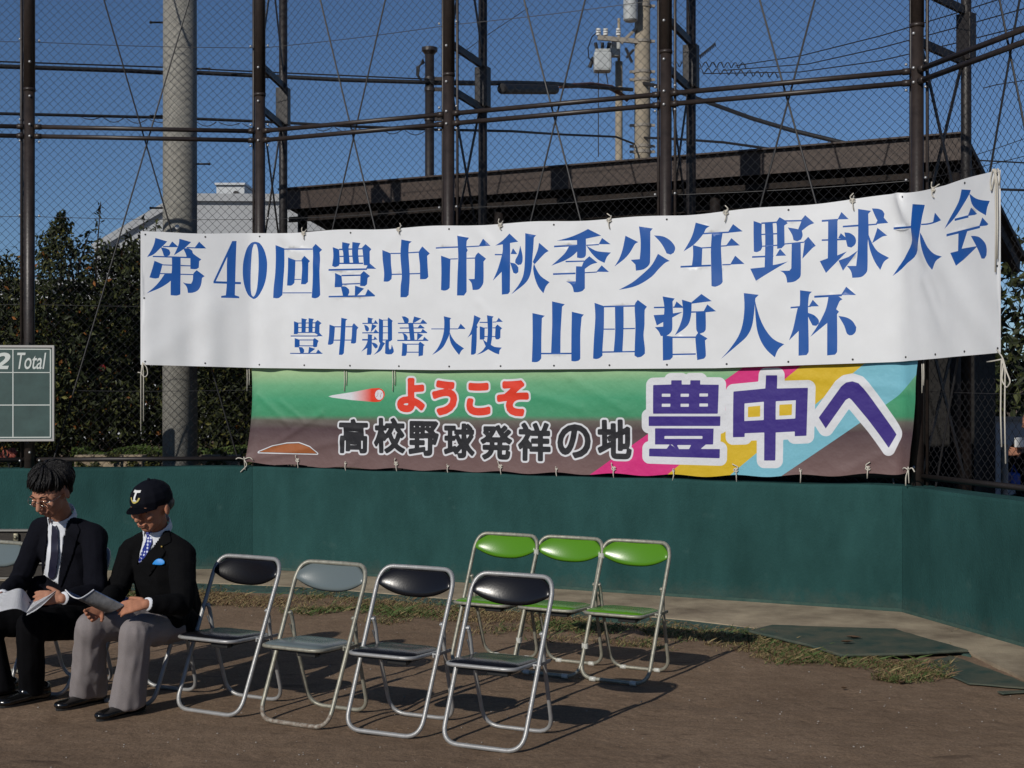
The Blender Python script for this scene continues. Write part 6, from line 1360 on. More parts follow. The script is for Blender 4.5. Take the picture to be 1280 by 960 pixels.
# ---------------------------------------------------------------- scoreboard
def scoreboard():
    Y0 = 17.58*KY; nrm = DL; dx = Vector((.994, .111, 0)); c = W(68, 491.5, 17.58); org = Vector((c.x, c.y, 0)); nf = Vector((.111, -.994, 0))
    b = empty('scoreboard', org, label='green chalk scoreboard with white grid hung on the fence at the left edge', cat='scoreboard')
    K = Y0/FPX
    def pt(px, py, d=0): return org+dx*((px-68)*K/.994)+Vector((0, 0, CAMZ-(py-480)*K))+nf*d
    def rect(bm, xa, ya, xb, yb, d0, d1):
        a = pt(xa, ya); c_ = (pt(xa, ya)+pt(xb, yb))/2+nf*(d0+d1)/2
        box(bm, c_, (abs(xb-xa)*K/.994, d1-d0, abs(yb-ya)*K), axes=[dx, nf, Vector((0, 0, 1))])
    XL = -330
    bm = NB(); rect(bm, XL, 434, 66, 549, 0, .022); obj('panel', bm, M['board'], b)
    for (xa, ya, xb, yb) in ((XL, 431.8, 68.6, 434.6), (XL, 548.4, 68.6, 551.2), (66.2, 434.6, 68.6, 548.4)):
        bm = NB(); rect(bm, xa, ya, xb, yb, -.005, .036); obj('frame', bm, M['alu'], b)
    lines = [(XL, 436, 64.5, 437.3), (XL, 465.2, 64.5, 466.2), (XL, 505.6, 64.5, 506.8), (XL, 545.8, 64.5, 547), (63.3, 436, 64.5, 547)]+[(18.4-i*41, 436, 19.6-i*41, 547) for i in range(8)]
    bm = NB()
    for l in lines:
        rect(bm, *l, .0225, .0245)
    obj('grid_line', bm, M['line_white'], b)
    def word(s, px0, px1, py0, py1, off):
        cu = bpy.data.curves.new('t', 'FONT'); cu.body = s; cu.shear = .25; cu.offset = off; cu.extrude = .002; o = bpy.data.objects.new('t', cu); COL.objects.link(o)
        me = bpy.data.meshes.new_from_object(o); bpy.data.objects.remove(o)
        co = np.empty(len(me.vertices)*3); me.vertices.foreach_get('co', co); co = co.reshape(-1, 3); mn = co.min(0); mx = co.max(0)
        for v in me.vertices:
            a = (v.co.x-mn[0])/(mx[0]-mn[0]); q = (v.co.y-mn[1])/(mx[1]-mn[1]); v.co = pt(px0+(px1-px0)*a, py1+(py0-py1)*q, .023+(.002 if v.co.z > 0 else 0))
        link('lettering', me, M['line_white'], b)
    word('Total', 24, 59, 441, 461.5, .008); word('12', -19, 16, 441, 461.5, .03)
    for i in range(8): word(str(11-i), -58-41*i, -30-41*i, 441, 461.5, .03)
    for px in (35,):
        bm = NB(); rect(bm, 33, 428, 37, 433, -.06, .0); rect(bm, 33, 550, 37, 554, -.06, .0); obj('hanger', bm, M['steel_dark'], b)
scoreboard()
# ---------------------------------------------------------------- big concrete pole behind the fence
def big_pole():
    Y = 19.5*KY; X = (225-640)/FPX*Y; b = empty('concrete_pole', (X, Y, 0), label='thick round concrete pole with climbing pegs behind the left part of the fence', cat='pole')
    bm = NB(); tube(bm, [(X, Y, -.1), (X, Y, 3), (X, Y, 8)], [.163, .158, .150], 40); obj('shaft', bm, M['pole'], b, smooth=True)
    for px, py, s in ((192, 28, -1), (192, 145, -1), (192, 260, -1), (262, 205, 1), (262, 86, 1), (192, -70, -1)):
        zc = CAMZ-(py-480)/FPX*Y; bm = NB(); tube(bm, [(X+s*.14, Y, zc), (X+s*.275, Y, zc)], .009, 8); ball(bm, (X+s*.275, Y, zc), .014, 8); obj('climbing_peg', bm, M['steel_dark'], b, smooth=True)
    bm = NB(); zc = CAMZ-(286-480)/FPX*Y; tube(bm, [(X+.02, Y-.16, zc-.02), (X+.02, Y-.20, zc)], .022, 10); obj('insulator_knob', bm, M['white'], b, smooth=True)
big_pole()
# ---------------------------------------------------------------- pale hall far behind
M['bldg_joint'] = mat('grey_joint', (.28, .29, .30), .8)
def hall():
    Y = 70*KY; b = empty('hall_building', ((200-640)/FPX*Y, Y, 0), label='pale grey hall with sloping roof and a small roof box, far behind the left fence', cat='building')
    def X(px): return (px-640)/FPX*Y
    def Z(py): return CAMZ-(py-480)/FPX*Y
    prof = [(X(118), Z(312)), (X(227), Z(249)), (X(420), Z(250)), (X(520), Z(312))]
    bm = NB(); y0, y1 = Y, Y+26
    a = [bm.verts.new((x, y0, z)) for x, z in prof]+[bm.verts.new((X(515), y0, 0)), bm.verts.new((X(123), y0, 0))]
    c = [bm.verts.new((v.co.x, y1, v.co.z)) for v in a]; n = len(a)
    bm.faces.new(a); bm.faces.new(c[::-1])
    for i in range(n): bm.faces.new([a[i], a[(i+1) % n], c[(i+1) % n], c[i]])
    bmesh.ops.recalc_face_normals(bm, faces=bm.faces); obj('wall', bm, M['bldg'], b)
    bm = NB()
    for i in range(3):
        p = Vector((prof[i][0], y0-.15, prof[i][1]+.05)); q = Vector((prof[i+1][0], y0-.15, prof[i+1][1]+.05)); beam(bm, p, q, .25, .07, up=Vector((0, 1, 0)))
    obj('roof_edge', bm, M['bldg'], b)
    for k in range(0):
        bm = NB(); xx = X(228+k*14); box(bm, (xx, y0-.03, Z(249)/2+2.4), (.05, .05, Z(252)-4.9)); obj('wall_joint', bm, M['bldg_joint'], b)
    bm = NB(); box(bm, ((X(268)+X(305))/2, Y+1.2, (Z(232)+Z(250))/2), (X(304)-X(269), 2.0, Z(232)-Z(252))); bx_ = obj('roof_box', bm, M['bldg_w'], b)
    bm = NB(); box(bm, ((X(268)+X(305))/2, Y+1.2, Z(231)+.05), (X(306)-X(268), 2.2, .07)); obj('roof_box_lid', bm, M['bldg_w'], bx_)
    bm = NB(); tube(bm, [(X(294), Y+.22, Z(241.5)), (X(294), Y+.10, Z(241.5))], .10, 14); obj('vent', bm, M['steel_dark'], bx_)
    for k in range(7):
        bm = NB(); xx = X(150+k*52); box(bm, (xx, Y-.02, 4.2), (1.3, .08, 1.1)); obj('window', bm, M['cable'], b)
hall()
def house():
    Y = 60*KY; X = (165-640)/FPX*Y; b = empty('house', (X, Y, 0), label='small white house glimpsed through the shrubs beside the white banner', cat='house')
    bm = NB(); box(bm, (X-1, Y+3, 2.2), (6.5, 6, 4.4)); obj('wall', bm, M['bldg_w'], b)
    bm = NB(); box(bm, (X-1, Y+3, 4.5), (7.1, 6.6, .2)); obj('roof', bm, M['bldg'], b)
    for k in (-1, 1):
        bm = NB(); box(bm, (X-1+k*1.6, Y-.02, 2.8), (1.3, .06, 1.1)); obj('window', bm, M['cable'], b)
house()
# ---------------------------------------------------------------- dugout shelter
M['purlin'] = mat('purlin_steel', (.022, .016, .013), .7, vary=.3, spec=.2)
def dugout():
    A_ = Vector((-2.36, 14.47, 0)); B_ = Vector((3.65, 11.22, 0)); d = (B_-A_).normalized(); n = Vector((-d.y, d.x, 0)); n = n if n.y > 0 else -n
    L_ = (B_-A_).length; b = empty('dugout_shelter', A_, label='dark brown steel shelter with a sloping roof right behind the fence', cat='shelter')
    Zf = 3.60; sl_ = -.235; D = 1.60; z = Vector((0, 0, 1))
    P = lambda s, t, h: A_+d*s+n*t+z*h
    def slab(bm, pts, th):
        vs = [bm.verts.new(p) for p in pts]; vb = [bm.verts.new(p-z*th) for p in pts]; k = len(pts)
        bm.faces.new(vs); bm.faces.new(vb[::-1])
        for i in range(k): bm.faces.new([vs[i], vb[i], vb[(i+1) % k], vs[(i+1) % k]])
        bmesh.ops.recalc_face_normals(bm, faces=bm.faces)
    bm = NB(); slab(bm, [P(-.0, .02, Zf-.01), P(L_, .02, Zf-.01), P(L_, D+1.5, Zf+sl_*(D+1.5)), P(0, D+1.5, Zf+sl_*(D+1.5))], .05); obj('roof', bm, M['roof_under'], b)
    bm = NB(); box(bm, P(L_/2, -.012, Zf-.10), (L_+.02, .03, .205), axes=[d, n, z]); box(bm, P(L_/2, -.03, Zf+.008), (L_+.04, .09, .014), axes=[d, n, z]); obj('fascia', bm, M['roof_brown'], b)
    for k in range(0):
        s = L_*(k+.5)/6; bm = NB(); box(bm, P(s, -.030, Zf-.10), (.008, .006, .20), axes=[d, n, z]); obj('fascia_joint', bm, M['steel_dark'], b)
    for t, h, e in ((.11, .29, .30), (.30, .425, .34)):
        bm = NB(); box(bm, P((L_-e)/2, t, Zf-h), (L_-e, .05, .05), axes=[d, n, z]); box(bm, P((L_-e)/2, t-.03, Zf-h-.028), (L_-e, .06, .006), axes=[d, n, z]); obj('purlin', bm, M['purlin'], b)
    for k in range(7):
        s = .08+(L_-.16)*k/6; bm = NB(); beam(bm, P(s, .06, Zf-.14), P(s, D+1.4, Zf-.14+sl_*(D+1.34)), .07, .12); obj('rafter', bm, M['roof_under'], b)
    for s in (.12, L_*.36, L_*.68, L_-.12):
        bm = NB(); tube(bm, [P(s, .16, 0), P(s, .16, Zf-.2)], .05, 12); obj('post', bm, M['steel_dark'], b, smooth=True)
    k = int(L_/.3)
    wz = Zf+sl_*D-.06
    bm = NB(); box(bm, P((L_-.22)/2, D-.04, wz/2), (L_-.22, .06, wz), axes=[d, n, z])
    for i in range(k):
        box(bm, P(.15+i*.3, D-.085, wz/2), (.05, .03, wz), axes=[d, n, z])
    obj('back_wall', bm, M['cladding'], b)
    bm = NB(); box(bm, P(L_/2, D-.35, .42), (L_-.6, .35, .04), axes=[d, n, z])
    for i in range(5): box(bm, P(.6+(L_-1.2)*i/4, D-.35, .2), (.05, .3, .40), axes=[d, n, z])
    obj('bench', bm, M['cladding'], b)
    # closed end wall on the right, from the back wall forward
    bm = NB(); vs = [P(L_-.05, .62, 0), P(L_-.05, D, 0), P(L_-.05, D, wz), P(L_-.05, .62, Zf+sl_*.62-.06)]
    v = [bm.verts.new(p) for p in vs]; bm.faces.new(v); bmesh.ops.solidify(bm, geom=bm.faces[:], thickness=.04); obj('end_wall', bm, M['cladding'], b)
dugout()
# ---------------------------------------------------------------- behind the right end: post, rail, spectator
def right_corner():
    Y = 18.2*KY; X = (1255.5-640)/FPX*Y
    b = empty('steel_post', (X, Y, 0), label='short tan steel post behind the fence near the right edge', cat='post'); bm = NB(); tube(bm, [(X, Y, 0), (X, Y, 1.06)], .031, 14); tube(bm, [(X, Y, 1.06), (X, Y, 1.075)], .036, 14)
    obj('tube', bm, M['greymetal'], b, smooth=True)
    Y = 24*KY; b = empty('low_fence', (6, Y, 0), label='pale low panel fence glimpsed behind the post near the right edge', cat='fence')
    for k in range(12):
        bm = NB(); x = 5.35+k*.42; box(bm, (x, Y, .62), (.39, .04, 1.1)); obj('panel', bm, M['bldg'], b)
    for zc in (.3, 1.2):
        bm = NB(); box(bm, (7.6, Y-.035, zc), (5, .03, .05)); obj('rail', bm, M['greymetal'], b)
    # spectator, mostly outside the frame
    g = {}; Y = 19.3*KY; c = Vector((4.84, Y, 0)); z = Vector((0, 0, 1)); ax = Vector((1, 0, 0)); f = Vector((-.75, -.66, 0))
    p = empty('person', c, label='spectator in dark clothes behind the fence, cut by the right edge of the photo', cat='person')
    f.normalize(); s_ = Vector((-f.y, f.x, 0))
    B = Blob(); head(B, c+z*1.24+f*.05, f+Vector((0, 0, -.3)), z, .95); B.c(c+z*.52, (.15, .11, .1), c+z*.92, (.17, .11, .1), (s_, f, z)); B.c(c+z*1.0, .06, c+z*1.18, .05)
    for q in (-1, 1):
        sh = c+z*.98+s_*q*.17; el = sh-z*.24+f*.08+s_*q*.03; wr = Vector((4.675+.05*q, Y-.20, 1.00+.03*q)); B.chain((sh, .045), (el, .038), (wr, .026)); hand(B, wr, Vector((-1, -.3, .1)), Vector((0, -1, .3)), z, .6, .95)
        kn = c+z*.47+f*.42+s_*q*.12; an = kn-z*.40+f*.02; B.chain((c+z*.5+s_*q*.09, .085), (kn, .058), (an, .04)); B.c(an-z*.03, .035, an+f*.13-z*.04, .028)
    link('body', B.mesh(.007, 4), M['skin'], p, smooth=True)
    B = Blob(); B.c(c+z*.48, (.17, .13, .1), c+z*.92, (.19, .13, .1), (s_, f, z)); B.c(c+z*.98, .08, c+z*1.06, .06)
    for q in (-1, 1):
        sh = c+z*.98+s_*q*.17; el = sh-z*.24+f*.08+s_*q*.03; wr = Vector((4.675+.05*q, Y-.20, 1.00+.03*q)); B.chain((sh, .068), (el, .055), (wr.lerp(el, .12), .040)); kn = c+z*.47+f*.42+s_*q*.12; an = kn-z*.38; B.chain((c+z*.5+s_*q*.09, .10), (kn, .075), (an, .055))
    link('clothing', B.mesh(.008, 5), M['suit_navy'], p, smooth=True)
    B = Blob(); B.e(c+z*1.30, (.09, .10, .075)); link('hair', B.mesh(.008, 3), M['hair'], p, smooth=True)
    bm = NB(); box(bm, (4.60, Y-.29, 1.07), (.10, .02, .09), rz=.4, bev=.008); tag(obj('paper_cup', bm, M['white']), 'white cup in the hands of the spectator at the right edge', 'cup')
    bm = NB(); box(bm, (4.60, Y-.15, .72), (.10, .12, .14), bev=.03); tube(bm, [(4.58, Y-.15, .79), (4.60, Y-.15, .86), (4.63, Y-.15, .79)], .006, 6); tag(obj('bag', bm, M['blue_bag']), 'small bright blue bag beside the spectator at the right edge', 'bag')
    for px, py, yy in ((1249, 544, 18.0), (1249, 558, 18.0), (1248.5, 590.5, 18.0)): pass
right_corner()
# ---------------------------------------------------------------- cable pole, utility poles, wires
def rodpole():
    Y = 30*KY; X = (537-640)/FPX*Y; b = empty('cable_pole', (X, Y, 0), label='slim brown steel pole with a flat cap rising over the shelter roof', cat='pole')
    zt = CAMZ-(64-480)/FPX*Y
    bm = NB(); tube(bm, [(X, Y, 0), (X, Y, zt)], .066, 16); obj('shaft', bm, M['steel_dark'], b, smooth=True)
    bm = NB(); tube(bm, [(X, Y, zt), (X, Y, zt+.05)], .115, 18); tube(bm, [(X, Y, zt-.05), (X, Y, zt)], [.07, .11], 18); obj('pole_cap', bm, M['steel_brown'], b, smooth=False)
    for zc in (zt-.40, zt-.55, zt-.98): 
        bm = NB(); tube(bm, [(X, Y, zc-.025), (X, Y, zc+.025)], .076, 16); box(bm, (X+.12, Y, zc), (.14, .04, .05)); obj('clamp', bm, M['steel_brown'], b)
rodpole()
def utility():
    Y = 42*KY; P_ = lambda px, py, dy=0: W(px, py, (Y+dy)/KY)
    X = P_(803, 0).x; b = empty('utility_pole', (X, Y, 0), label='tall tan concrete utility pole with a round transformer drum near its top', cat='pole')
    bm = NB(); tube(bm, [(X, Y, 0), (X, Y, 12.5)], [.175, .150], 24); obj('shaft', bm, M['util_pole'], b, smooth=True)
    for py in (8, 52, 90, 100, 157, 183, 190):
        z = P_(0, py).z; bm = NB(); tube(bm, [(X, Y, z-.03), (X, Y, z+.03)], .178, 20); box(bm, (X-.2, Y-.02, z), (.12, .05, .05)); box(bm, (X+.2, Y-.02, z), (.1, .05, .05)); obj('band', bm, M['greymetal'], b)
    z = P_(0, 15).z; c = P_(791, 15); bm = NB(); tube(bm, [(c.x-.07, Y-.30, z-.27), (c.x-.07, Y-.30, z-.24), (c.x-.07, Y-.30, z+.5)], [.11, .145, .145], 24); tube(bm, [(c.x-.07, Y-.30, z+.02), (c.x-.07, Y-.30, z+.05)], .152, 24); obj('transformer', bm, M['trans'], b, smooth=False)
    bm = NB(); beam(bm, P_(747, 47, -.1), P_(800, 52, -.1), .07, .09); beam(bm, P_(795, 36, -.1), P_(776, 54, -.1), .05, .06); obj('crossarm', bm, M['greymetal'], b)
    for px in (748, 757, 773):
        q = P_(px, 44, -.1); bm = NB()
        for k in range(3): tube(bm, [q+Vector((0, 0, .05*k)), q+Vector((0, 0, .05*k+.03))], .05, 12)
        obj('insulator', bm, M['white'], b)
    X2 = P_(776, 0).x; b2 = empty('utility_pole', (X2, Y+.5, 0), label='thin tan pole carrying a small grey transformer left of the thicker utility pole', cat='pole')
    bm = NB(); tube(bm, [(X2, Y+.5, 0), (X2, Y+.5, P_(0, 70).z)], .075, 16); tube(bm, [(X2, Y+.5, P_(0, 70).z), (X2, Y+.5, P_(0, 15).z)], .03, 10); obj('shaft', bm, M['util_pole'], b2, smooth=True)
    c = P_(753, 78, .2); bm = NB(); box(bm, c, (.36, .34, .40), bev=.06); box(bm, c+Vector((0, 0, .22)), (.30, .30, .05)); tt = obj('transformer', bm, M['trans'], b2)
    bm = NB()
    for k in (-1, 0, 1): tube(bm, [c+Vector((k*.11, 0, .24)), c+Vector((k*.14, 0, .40))], .035, 10)
    tube(bm, [c+Vector((-.18, 0, .1)), c+Vector((-.26, 0, -.1))], .04, 8); obj('bushing', bm, M['cable'], tt)
    c = P_(769, 62, .3); bm = NB(); box(bm, c, (.20, .2, .30), bev=.03); obj('switch_box', bm, M['trans'], b2)
    for a_, b_ in (((782, 60), (790, 78)), ((783, 72), (792, 62))):
        bm = NB(); tube(bm, [P_(*a_), P_(*b_)], .028, 8); obj('fuse_arm', bm, M['cable'], b2)
    bm = NB(); tube(bm, [P_(748, 88, .2), P_(748, 196, .2)], .010, 5); tube(bm, [P_(757, 88, .2), P_(760, 105, .2)], .012, 5)
    tube(bm, [P_(748, 39, -.1), P_(740, 46, -.1), P_(735, 60, 0), P_(736, 72, .1), P_(744, 80, .2)], .012, 5); obj('lead_wire', bm, M['cable'], b2)
utility()
def cable(label, pts, r, m=None, cat='cable', seg=6, sag=0):
    P = []
    Q = [W(*p) for p in pts]
    for i in range(len(Q)-1):
        for k in range(6): 
            t = k/6; P.append(Q[i].lerp(Q[i+1], t)-Vector((0, 0, sag*4*t*(1-t))))
    P.append(Q[-1]); bm = NB(); tube(bm, P, r, seg)
    return tag(obj('cable', bm, m or M['cable'], smooth=True), label, cat, 'overhead cables')
cable('thick black cable across the upper left, ending at the slim brown pole', [(-200, 78, 26), (0, 83, 27), (160, 88.5, 28), (206, 91, 28.5), (250, 91, 29), (330, 95, 29.3), (430, 100, 29.6), (537, 103, 29.9)], .029)
cable('thin wire running just above the thick black cable on the left', [(-200, 72, 26), (0, 77, 27), (206, 84, 28.5), (330, 90, 29.3), (537, 99, 29.9)], .010)
cable('thin black cable sloping across the left below the thick one', [(-200, 137, 26), (0, 142, 27), (206, 147, 28.5), (330, 152, 29.3), (440, 158, 29.8), (545, 162, 30.5), (640, 164, 33), (700, 168, 37), (770, 171, 40), (793, 180, 41.8)], .020)
cable('bundled black cable from the slim pole to the concrete utility pole', [(537, 103, 29.9), (600, 104, 32), (640, 103.5, 34), (690, 104.5, 37), (730, 108, 39.5), (790, 112, 41.8)], .040)
cable('upper reddish cable drooping to the utility pole', [(715, 106, 38.5), (740, 104.5, 40), (765, 108, 41), (786, 124, 41.7)], .030, M['cable_red'])
cable('lower reddish cable drooping to the utility pole', [(700, 109, 38), (735, 107.5, 40), (760, 110, 41), (775, 118, 41.4), (784, 126, 41.7)], .028, M['cable_red'])
cable('heavy black cable falling from the utility pole to the right behind the fence', [(805, 104, 41.8), (840, 112, 40), (885, 128, 38), (940, 148, 36), (990, 163, 35), (1060, 180, 34), (1150, 205, 33)], .042)
cable('straight black cable low on the right of the utility pole', [(805, 172, 41.8), (850, 174, 40), (905, 178, 38), (962, 186, 36), (1080, 200, 34)], .024)
cable('topmost of the thin power lines at the upper right', [(920, 82, 60), (1000, 70, 57), (1100, 45, 52), (1190, 18, 48), (1290, -14, 44)], .014)
cable('second thin power line at the upper right', [(905, 88, 60), (1010, 80, 57), (1100, 60, 52), (1190, 36, 48), (1290, 8, 44)], .014)
cable('third thin power line at the upper right', [(880, 92, 60), (1000, 90, 57), (1100, 76, 52), (1190, 55, 48), (1290, 30, 44)], .014)
cable('short thin wire low at the right edge above the banner corner', [(1215, 200, 50), (1290, 204, 50)], .018)
cable('lower thin wire at the right edge beside the banner corner', [(1225, 236, 50), (1290, 238, 50)], .03)
cable('thin wire rising to the right of the banner corner', [(1215, 195, 60), (1250, 184, 58), (1290, 170, 56)], .010)
cable('thin looping wire at the right edge halfway up the sky', [(1230, 110, 50), (1245, 106, 50), (1290, 99, 50)], .012)
cable('long thin wire slanting down left of the utility pole', [(660, 10, 60), (600, 50, 60), (560, 80, 60)], .010)
cable('fine wire crossing the sky to the transformer from the left', [(400, 172, 60), (640, 40, 50), (700, 20, 44), (790, 8, 42)], .006) if False else None
bm = NB()
for k in range(16):
    x0 = 100+k*29
    if 520 < x0 < 545: continue
    base = lambda px: 147+(px-206)*.042
    pts = []
    for q in range(9):
        px = x0+q*3.2; pts.append(W(px, base(px)+3+5.5*math.sin(math.pi*q/8)*(1 if k % 3 else .6), 28.6))
    tube(bm, pts, .007, 4)
tag(obj('lashing_wire', bm, M['cable'], smooth=True), 'thin lashing wire hanging in small loops under the lower left cable', 'cable')
# coil guards (spiral sleeve) on the power lines
def spiral(label, pts, r):
    Q = [W(*p) for p in pts]; bm = NB(); P = []
    for i in range(len(Q)-1):
        for k in range(60):
            t = k/60; c = Q[i].lerp(Q[i+1], t); a = k*1.05; P.append(c+Vector((0, math.cos(a)*r, math.sin(a)*r)))
    tube(bm, P, .016, 4); tag(obj('spiral_guard', bm, M['cable']), label, 'cable guard', 'spiral guards on the power lines')
spiral('grey spiral guard on the lowest power line right of the utility pole', [(842, 80, 60), (935, 82, 60)], .08)
spiral('second grey spiral guard just below the first one', [(872, 88, 60), (975, 94, 60)], .08)
spiral('short slanting spiral guard above the other two', [(874, 72, 60), (895, 55, 60)], .06)
bm = NB(); a = W(627, 111, 33); bb = W(694, 112, 37); tube(bm, fillet([a, a.lerp(bb, .03), a.lerp(bb, .97), bb], .02), [.04]+[.085]*12+[.04], 12) if False else tube(bm, [a, a.lerp(bb, .01), a.lerp(bb, .5), a.lerp(bb, .99), bb], [.05, .085, .085, .085, .05], 14)
tag(obj('cable_splice', bm, M['cable'], smooth=False), 'black cylindrical splice case hanging under the bundled cable', 'cable splice')
bm = NB()
for k in range(3):
    tube(bm, [W(529+k, 74+k*2, 29.9), W(524-k*1.5, 84, 29.9), W(523-k, 94, 29.9), W(528, 103, 29.9)], .012, 5)
tag(obj('cable_loop', bm, M['cable'], smooth=True), 'loops of thin cable hanging on the slim brown pole', 'cable')
# ---------------------------------------------------------------- shrubs and trees on the left
def foliage(name, label, cat, base, blobs, n, mats, probs, leaf=(.022, .045), group=None, stems=True, sprigs=()):
    base = (base[0], base[1]*KY, 0); b = empty(name, base, label=label, cat=cat, group=group)
    V = []; F = []; MI = []
    tot = sum(r**2 for c, r in blobs); rn = random.Random(hash(label) % 9999)
    rn = random.Random(len(label)*131+n)
    def leafat(p, nd, s, k):
        i = len(V); a = Vector((rn.gauss(0, 1), rn.gauss(0, 1), rn.gauss(0, .6))).normalized(); nn = (nd*.55+a*.9).normalized(); t = nn.orthogonal().normalized(); t = (Matrix.Rotation(rn.random()*6.28, 3, nn) @ t); q = nn.cross(t)
        V.extend([p-t*s, p+q*s*.42+nn*s*.12, p+t*s, p-q*s*.42+nn*s*.12]); F.append((i, i+1, i+2, i+3)); MI.append(k)
    for c, r in blobs:
        m_ = int(n*r*r/tot)
        for _ in range(m_):
            d = Vector((rn.gauss(0, 1), rn.gauss(0, 1), rn.gauss(0, 1))).normalized(); rad = r*(rn.random()**.45)*(1+.28*noise.noise(d*2.1+c)+.18*noise.noise(d*6+c))
            p = c+d*rad
            if noise.noise(p*4.2) < -.28: continue
            if p.z < .02: continue
            w_ = rn.random(); k = 0; acc = 0; bias = noise.noise(p*1.7+Vector((5, 0, 0)))
            for j, pr in enumerate(probs):
                acc += pr*(1+bias*(1.2 if j else -.5))
                if w_ < acc: k = j; break
            else: k = 0
            leafat(p, d, rn.uniform(*leaf), k)
    for (p0, p1) in sprigs:
        for k in range(34):
            t = k/34; c = p0.lerp(p1, t); wd = .13*(1-t)+.02
            leafat(c+Vector((rn.uniform(-wd, wd), rn.uniform(-wd, wd), rn.uniform(-.03, .03))), Vector((0, 0, 1)), rn.uniform(*leaf)*1.05, 0 if rn.random() < .7 else 1)
    pyobj('crown', V, F, mats, b, mi=MI)
    bm = NB()
    for j, (c, r) in enumerate(blobs[:5]):
        g0 = Vector((base[0]+.10*math.sin(j*2.4), base[1]+.1*math.cos(j*2.4), 0)); mdp = g0.lerp(c, .5)+Vector((.08*math.sin(j), .05, .1)); tube(bm, [g0, mdp, c, c+Vector((.05*math.cos(j*3), 0, r*.6))], [.035, .026, .016, .006], 7)
    for (p0, p1) in sprigs: tube(bm, [p0-Vector((0, 0, .4)), p0, p1], [.014, .010, .004], 5)
    obj('trunk', bm, M['bark'], b, smooth=True)
LM_ = [M['leaf_a'], M['leaf_b'], M['leaf_c'], M['leaf_o']]
B_ = lambda px, py, Y, r: (W(px, py, Y), r)
foliage('shrub', 'dense dark shrub with a few orange leaves behind the scoreboard, leftmost', 'shrub', (-5.3, 22, 0), [B_(-70, 430, 22, .9), B_(-10, 400, 22, .62), B_(15, 470, 21.8, .65), B_(-30, 540, 21.6, .7), B_(10, 350, 22.2, .34), B_(-50, 350, 22, .5), B_(20, 560, 21.5, .5)], 13000, LM_, (.52, .30, .10, .07), group='shrubs behind the left fence')
foliage('shrub', 'tall dark shrub with two upright sprigs between the left fence post and the banner', 'shrub', (-4.4, 22.3, 0), [B_(85, 345, 22.3, .42), B_(60, 400, 22.2, .50), B_(110, 400, 22.2, .48), B_(85, 470, 22, .62), B_(50, 530, 21.8, .55), B_(120, 520, 21.8, .5), B_(70, 310, 22.4, .24), B_(75, 285, 22.4, .13), B_(78, 272, 22.4, .09)], 15000, LM_, (.56, .30, .08, .05), group='shrubs behind the left fence',
        sprigs=[(W(120, 330, 22.3), W(126, 252, 22.3)), (W(76, 330, 22.4), W(80, 262, 22.4)), (W(98, 335, 22.3), W(112, 290, 22.3)), (W(62, 340, 22.3), W(64, 285, 22.3))])
foliage('shrub', 'bushy dark shrub touching the left end of the white banner', 'shrub', (-3.7, 22.8, 0), [B_(160, 345, 22.8, .36), B_(150, 400, 22.7, .45), B_(175, 320, 22.9, .22), B_(190, 400, 22.8, .5), B_(150, 470, 22.5, .55), B_(175, 520, 22.2, .42), B_(140, 330, 22.8, .22)], 12000, LM_, (.60, .28, .07, .03), group='shrubs behind the left fence',
        sprigs=[(W(178, 320, 22.8), W(180, 272, 22.8)), (W(190, 320, 22.8), W(196, 275, 22.8)), (W(152, 320, 22.8), W(160, 288, 22.8)), (W(140, 335, 22.8), W(128, 300, 22.8))])
foliage('shrub', 'dark leafy shrub seen under the banner right of the thick pole', 'shrub', (-2.8, 22.6, 0), [B_(250, 480, 22.6, .5), B_(285, 500, 22.6, .55), B_(330, 480, 23, .5), B_(230, 520, 22.4, .42), B_(300, 545, 22.3, .42), B_(270, 430, 23, .5)], 11000, LM_, (.60, .30, .06, .02), group='shrubs behind the left fence')
foliage('shrub', 'deep shadowy evergreen filling the gap behind the other shrubs', 'shrub', (-4.2, 25, 0), [B_(-60, 420, 25, 1.0), B_(30, 440, 25, .85), B_(110, 440, 25, .85), B_(190, 430, 25, .85), B_(270, 450, 25.2, .85), B_(350, 460, 25.5, .8), B_(0, 540, 24.6, .8), B_(100, 545, 24.6, .8), B_(200, 540, 24.6, .8), B_(300, 545, 24.8, .8)], 26000, LM_[:2], (.8, .2), leaf=(.03, .06), group='shrubs behind the left fence')
def hedge():
    b = empty('hedge', (-3.9, 21.2*KY, 0), label='low sunlit clipped hedge under the shrubs, behind the wall on the left', cat='hedge'); V = []; F = []; MI = []; rn = random.Random(5)
    for _ in range(15000):
        px = rn.uniform(95, 318); X = (px-640)/FPX*21.2*KY; h = .93+.07*noise.noise(Vector((X*3, 0, 0))); Y = rn.uniform(20.95*KY, 20.95*KY+.6); z = h*(1-rn.random()**2*.45)+.02*noise.noise(Vector((X*9, Y*9, 0)))
        if rn.random() < .5: Y = 20.95*KY+rn.random()*.06
        i = len(V); a = Vector((rn.gauss(0, 1), rn.gauss(0, 1), rn.gauss(0, 1))).normalized(); t = a.orthogonal().normalized(); q = a.cross(t); s = rn.uniform(.010, .022); p = Vector((X, Y, z))
        V += [p-t*s, p+q*s*.5, p+t*s, p-q*s*.5]; F.append((i, i+1, i+2, i+3)); MI.append(0 if rn.random() < .7 else 1)
    o = pyobj('crown', V, F, [M['leaf_hedge'], M['leaf_b']], b, mi=MI)
    bm = NB(); box(bm, (-3.45, 20.95*KY+.32, .42), (1.9, .5, .80)); obj('branches', bm, M['bark'], b)
hedge()
bm = NB(); a = W(95, 567.5, 20.4); c = W(330, 569.5, 20.4); box(bm, (a+c)/2-Vector((0, 0, .3)), ((c-a).length, .12, .60), bev=.01)
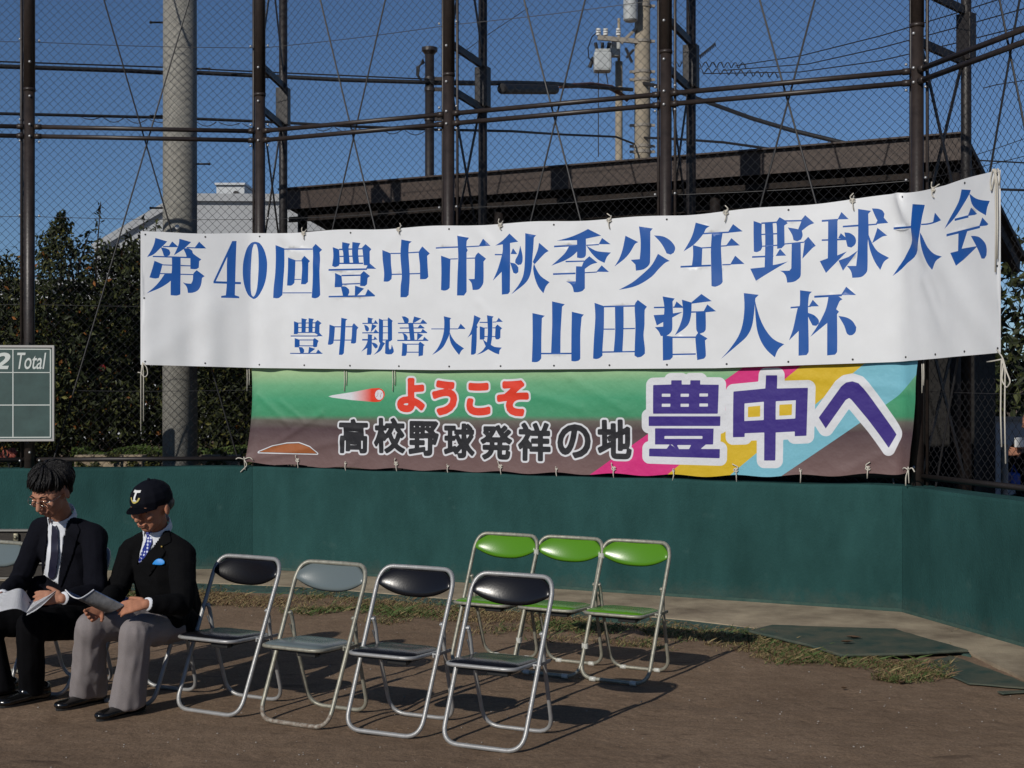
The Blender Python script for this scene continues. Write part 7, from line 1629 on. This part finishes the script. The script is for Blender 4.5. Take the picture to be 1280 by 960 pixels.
tag(obj('low_wall', bm, M['concrete']), 'low pale concrete kerb wall in front of the hedge', 'wall')
V = []; F = []; MI = []
rn = random.Random(8)
for _ in range(5000):
    px = rn.uniform(95, 330); p = W(px, rn.uniform(566, 590), 20.25+rn.uniform(-.05, .05)); i = len(V)
    if noise.noise(Vector((px*.05, p.z*6, 0))) < -.05: continue
    a = Vector((rn.gauss(0, 1), rn.gauss(0, 1), rn.gauss(0, 1))).normalized(); t = a.orthogonal().normalized(); q = a.cross(t); s = rn.uniform(.010, .022); V += [p-t*s, p+q*s*.5, p+t*s, p-q*s*.5]; F.append((i, i+1, i+2, i+3)); MI.append(rn.randint(0, 2))
tag(pyobj('ivy', V, F, LM_[:3], mi=MI), 'small leaves creeping over the low kerb wall', 'ivy', kind='stuff')
def flower(px, py, Y, r, label, m):
    c = W(px, py, Y); bm = NB()
    for k in range(6):
        a = k*1.05; ball(bm, c+Vector((math.cos(a)*r*.6, -.01, math.sin(a)*r*.6)), r*.5, 8, (1, .4, 1))
    ball(bm, c, r*.4, 8); tag(obj('flower', bm, m, smooth=True), label, 'flower')
flower(128, 460, 21.5, .035, 'single bright red flower in the dark shrub left of the banner', M['red'])
for k, (px, py) in enumerate([(8, 568), (16, 566), (2, 572)]):
    flower(px, py, 20.8, .05, ['faded orange red blossom, middle of three by the bottom of the scoreboard post', 'faded orange red blossom nearest the fence post at lower left', 'faded orange red blossom right at the left edge of the photo'][k], mat('faded_red_petal', (.28, .06, .04), .7))
# distant row of dark trees right and far left so that the horizon is closed
def far_tree(x, Y, h, label):
    rn2 = random.Random(int(x*10)); blobs = [(Vector((x+rn2.uniform(-1, 1)*h*.2, Y*KY+rn2.uniform(-1, 1), h*(.25+.6*k/5)+rn2.uniform(-.2, .2))), h*(.30-.02*k)) for k in range(6)]
    foliage('tree', label, 'tree', (x, Y, 0), blobs, 5000, LM_[:2], (.7, .3), leaf=(.08, .16))
far_tree(-9.5, 40, 3.0, 'rounded dark tree beyond the left edge of the photo')
far_tree(7.4, 34, 3.9, 'low dark bush seen behind the spectator at the right edge')
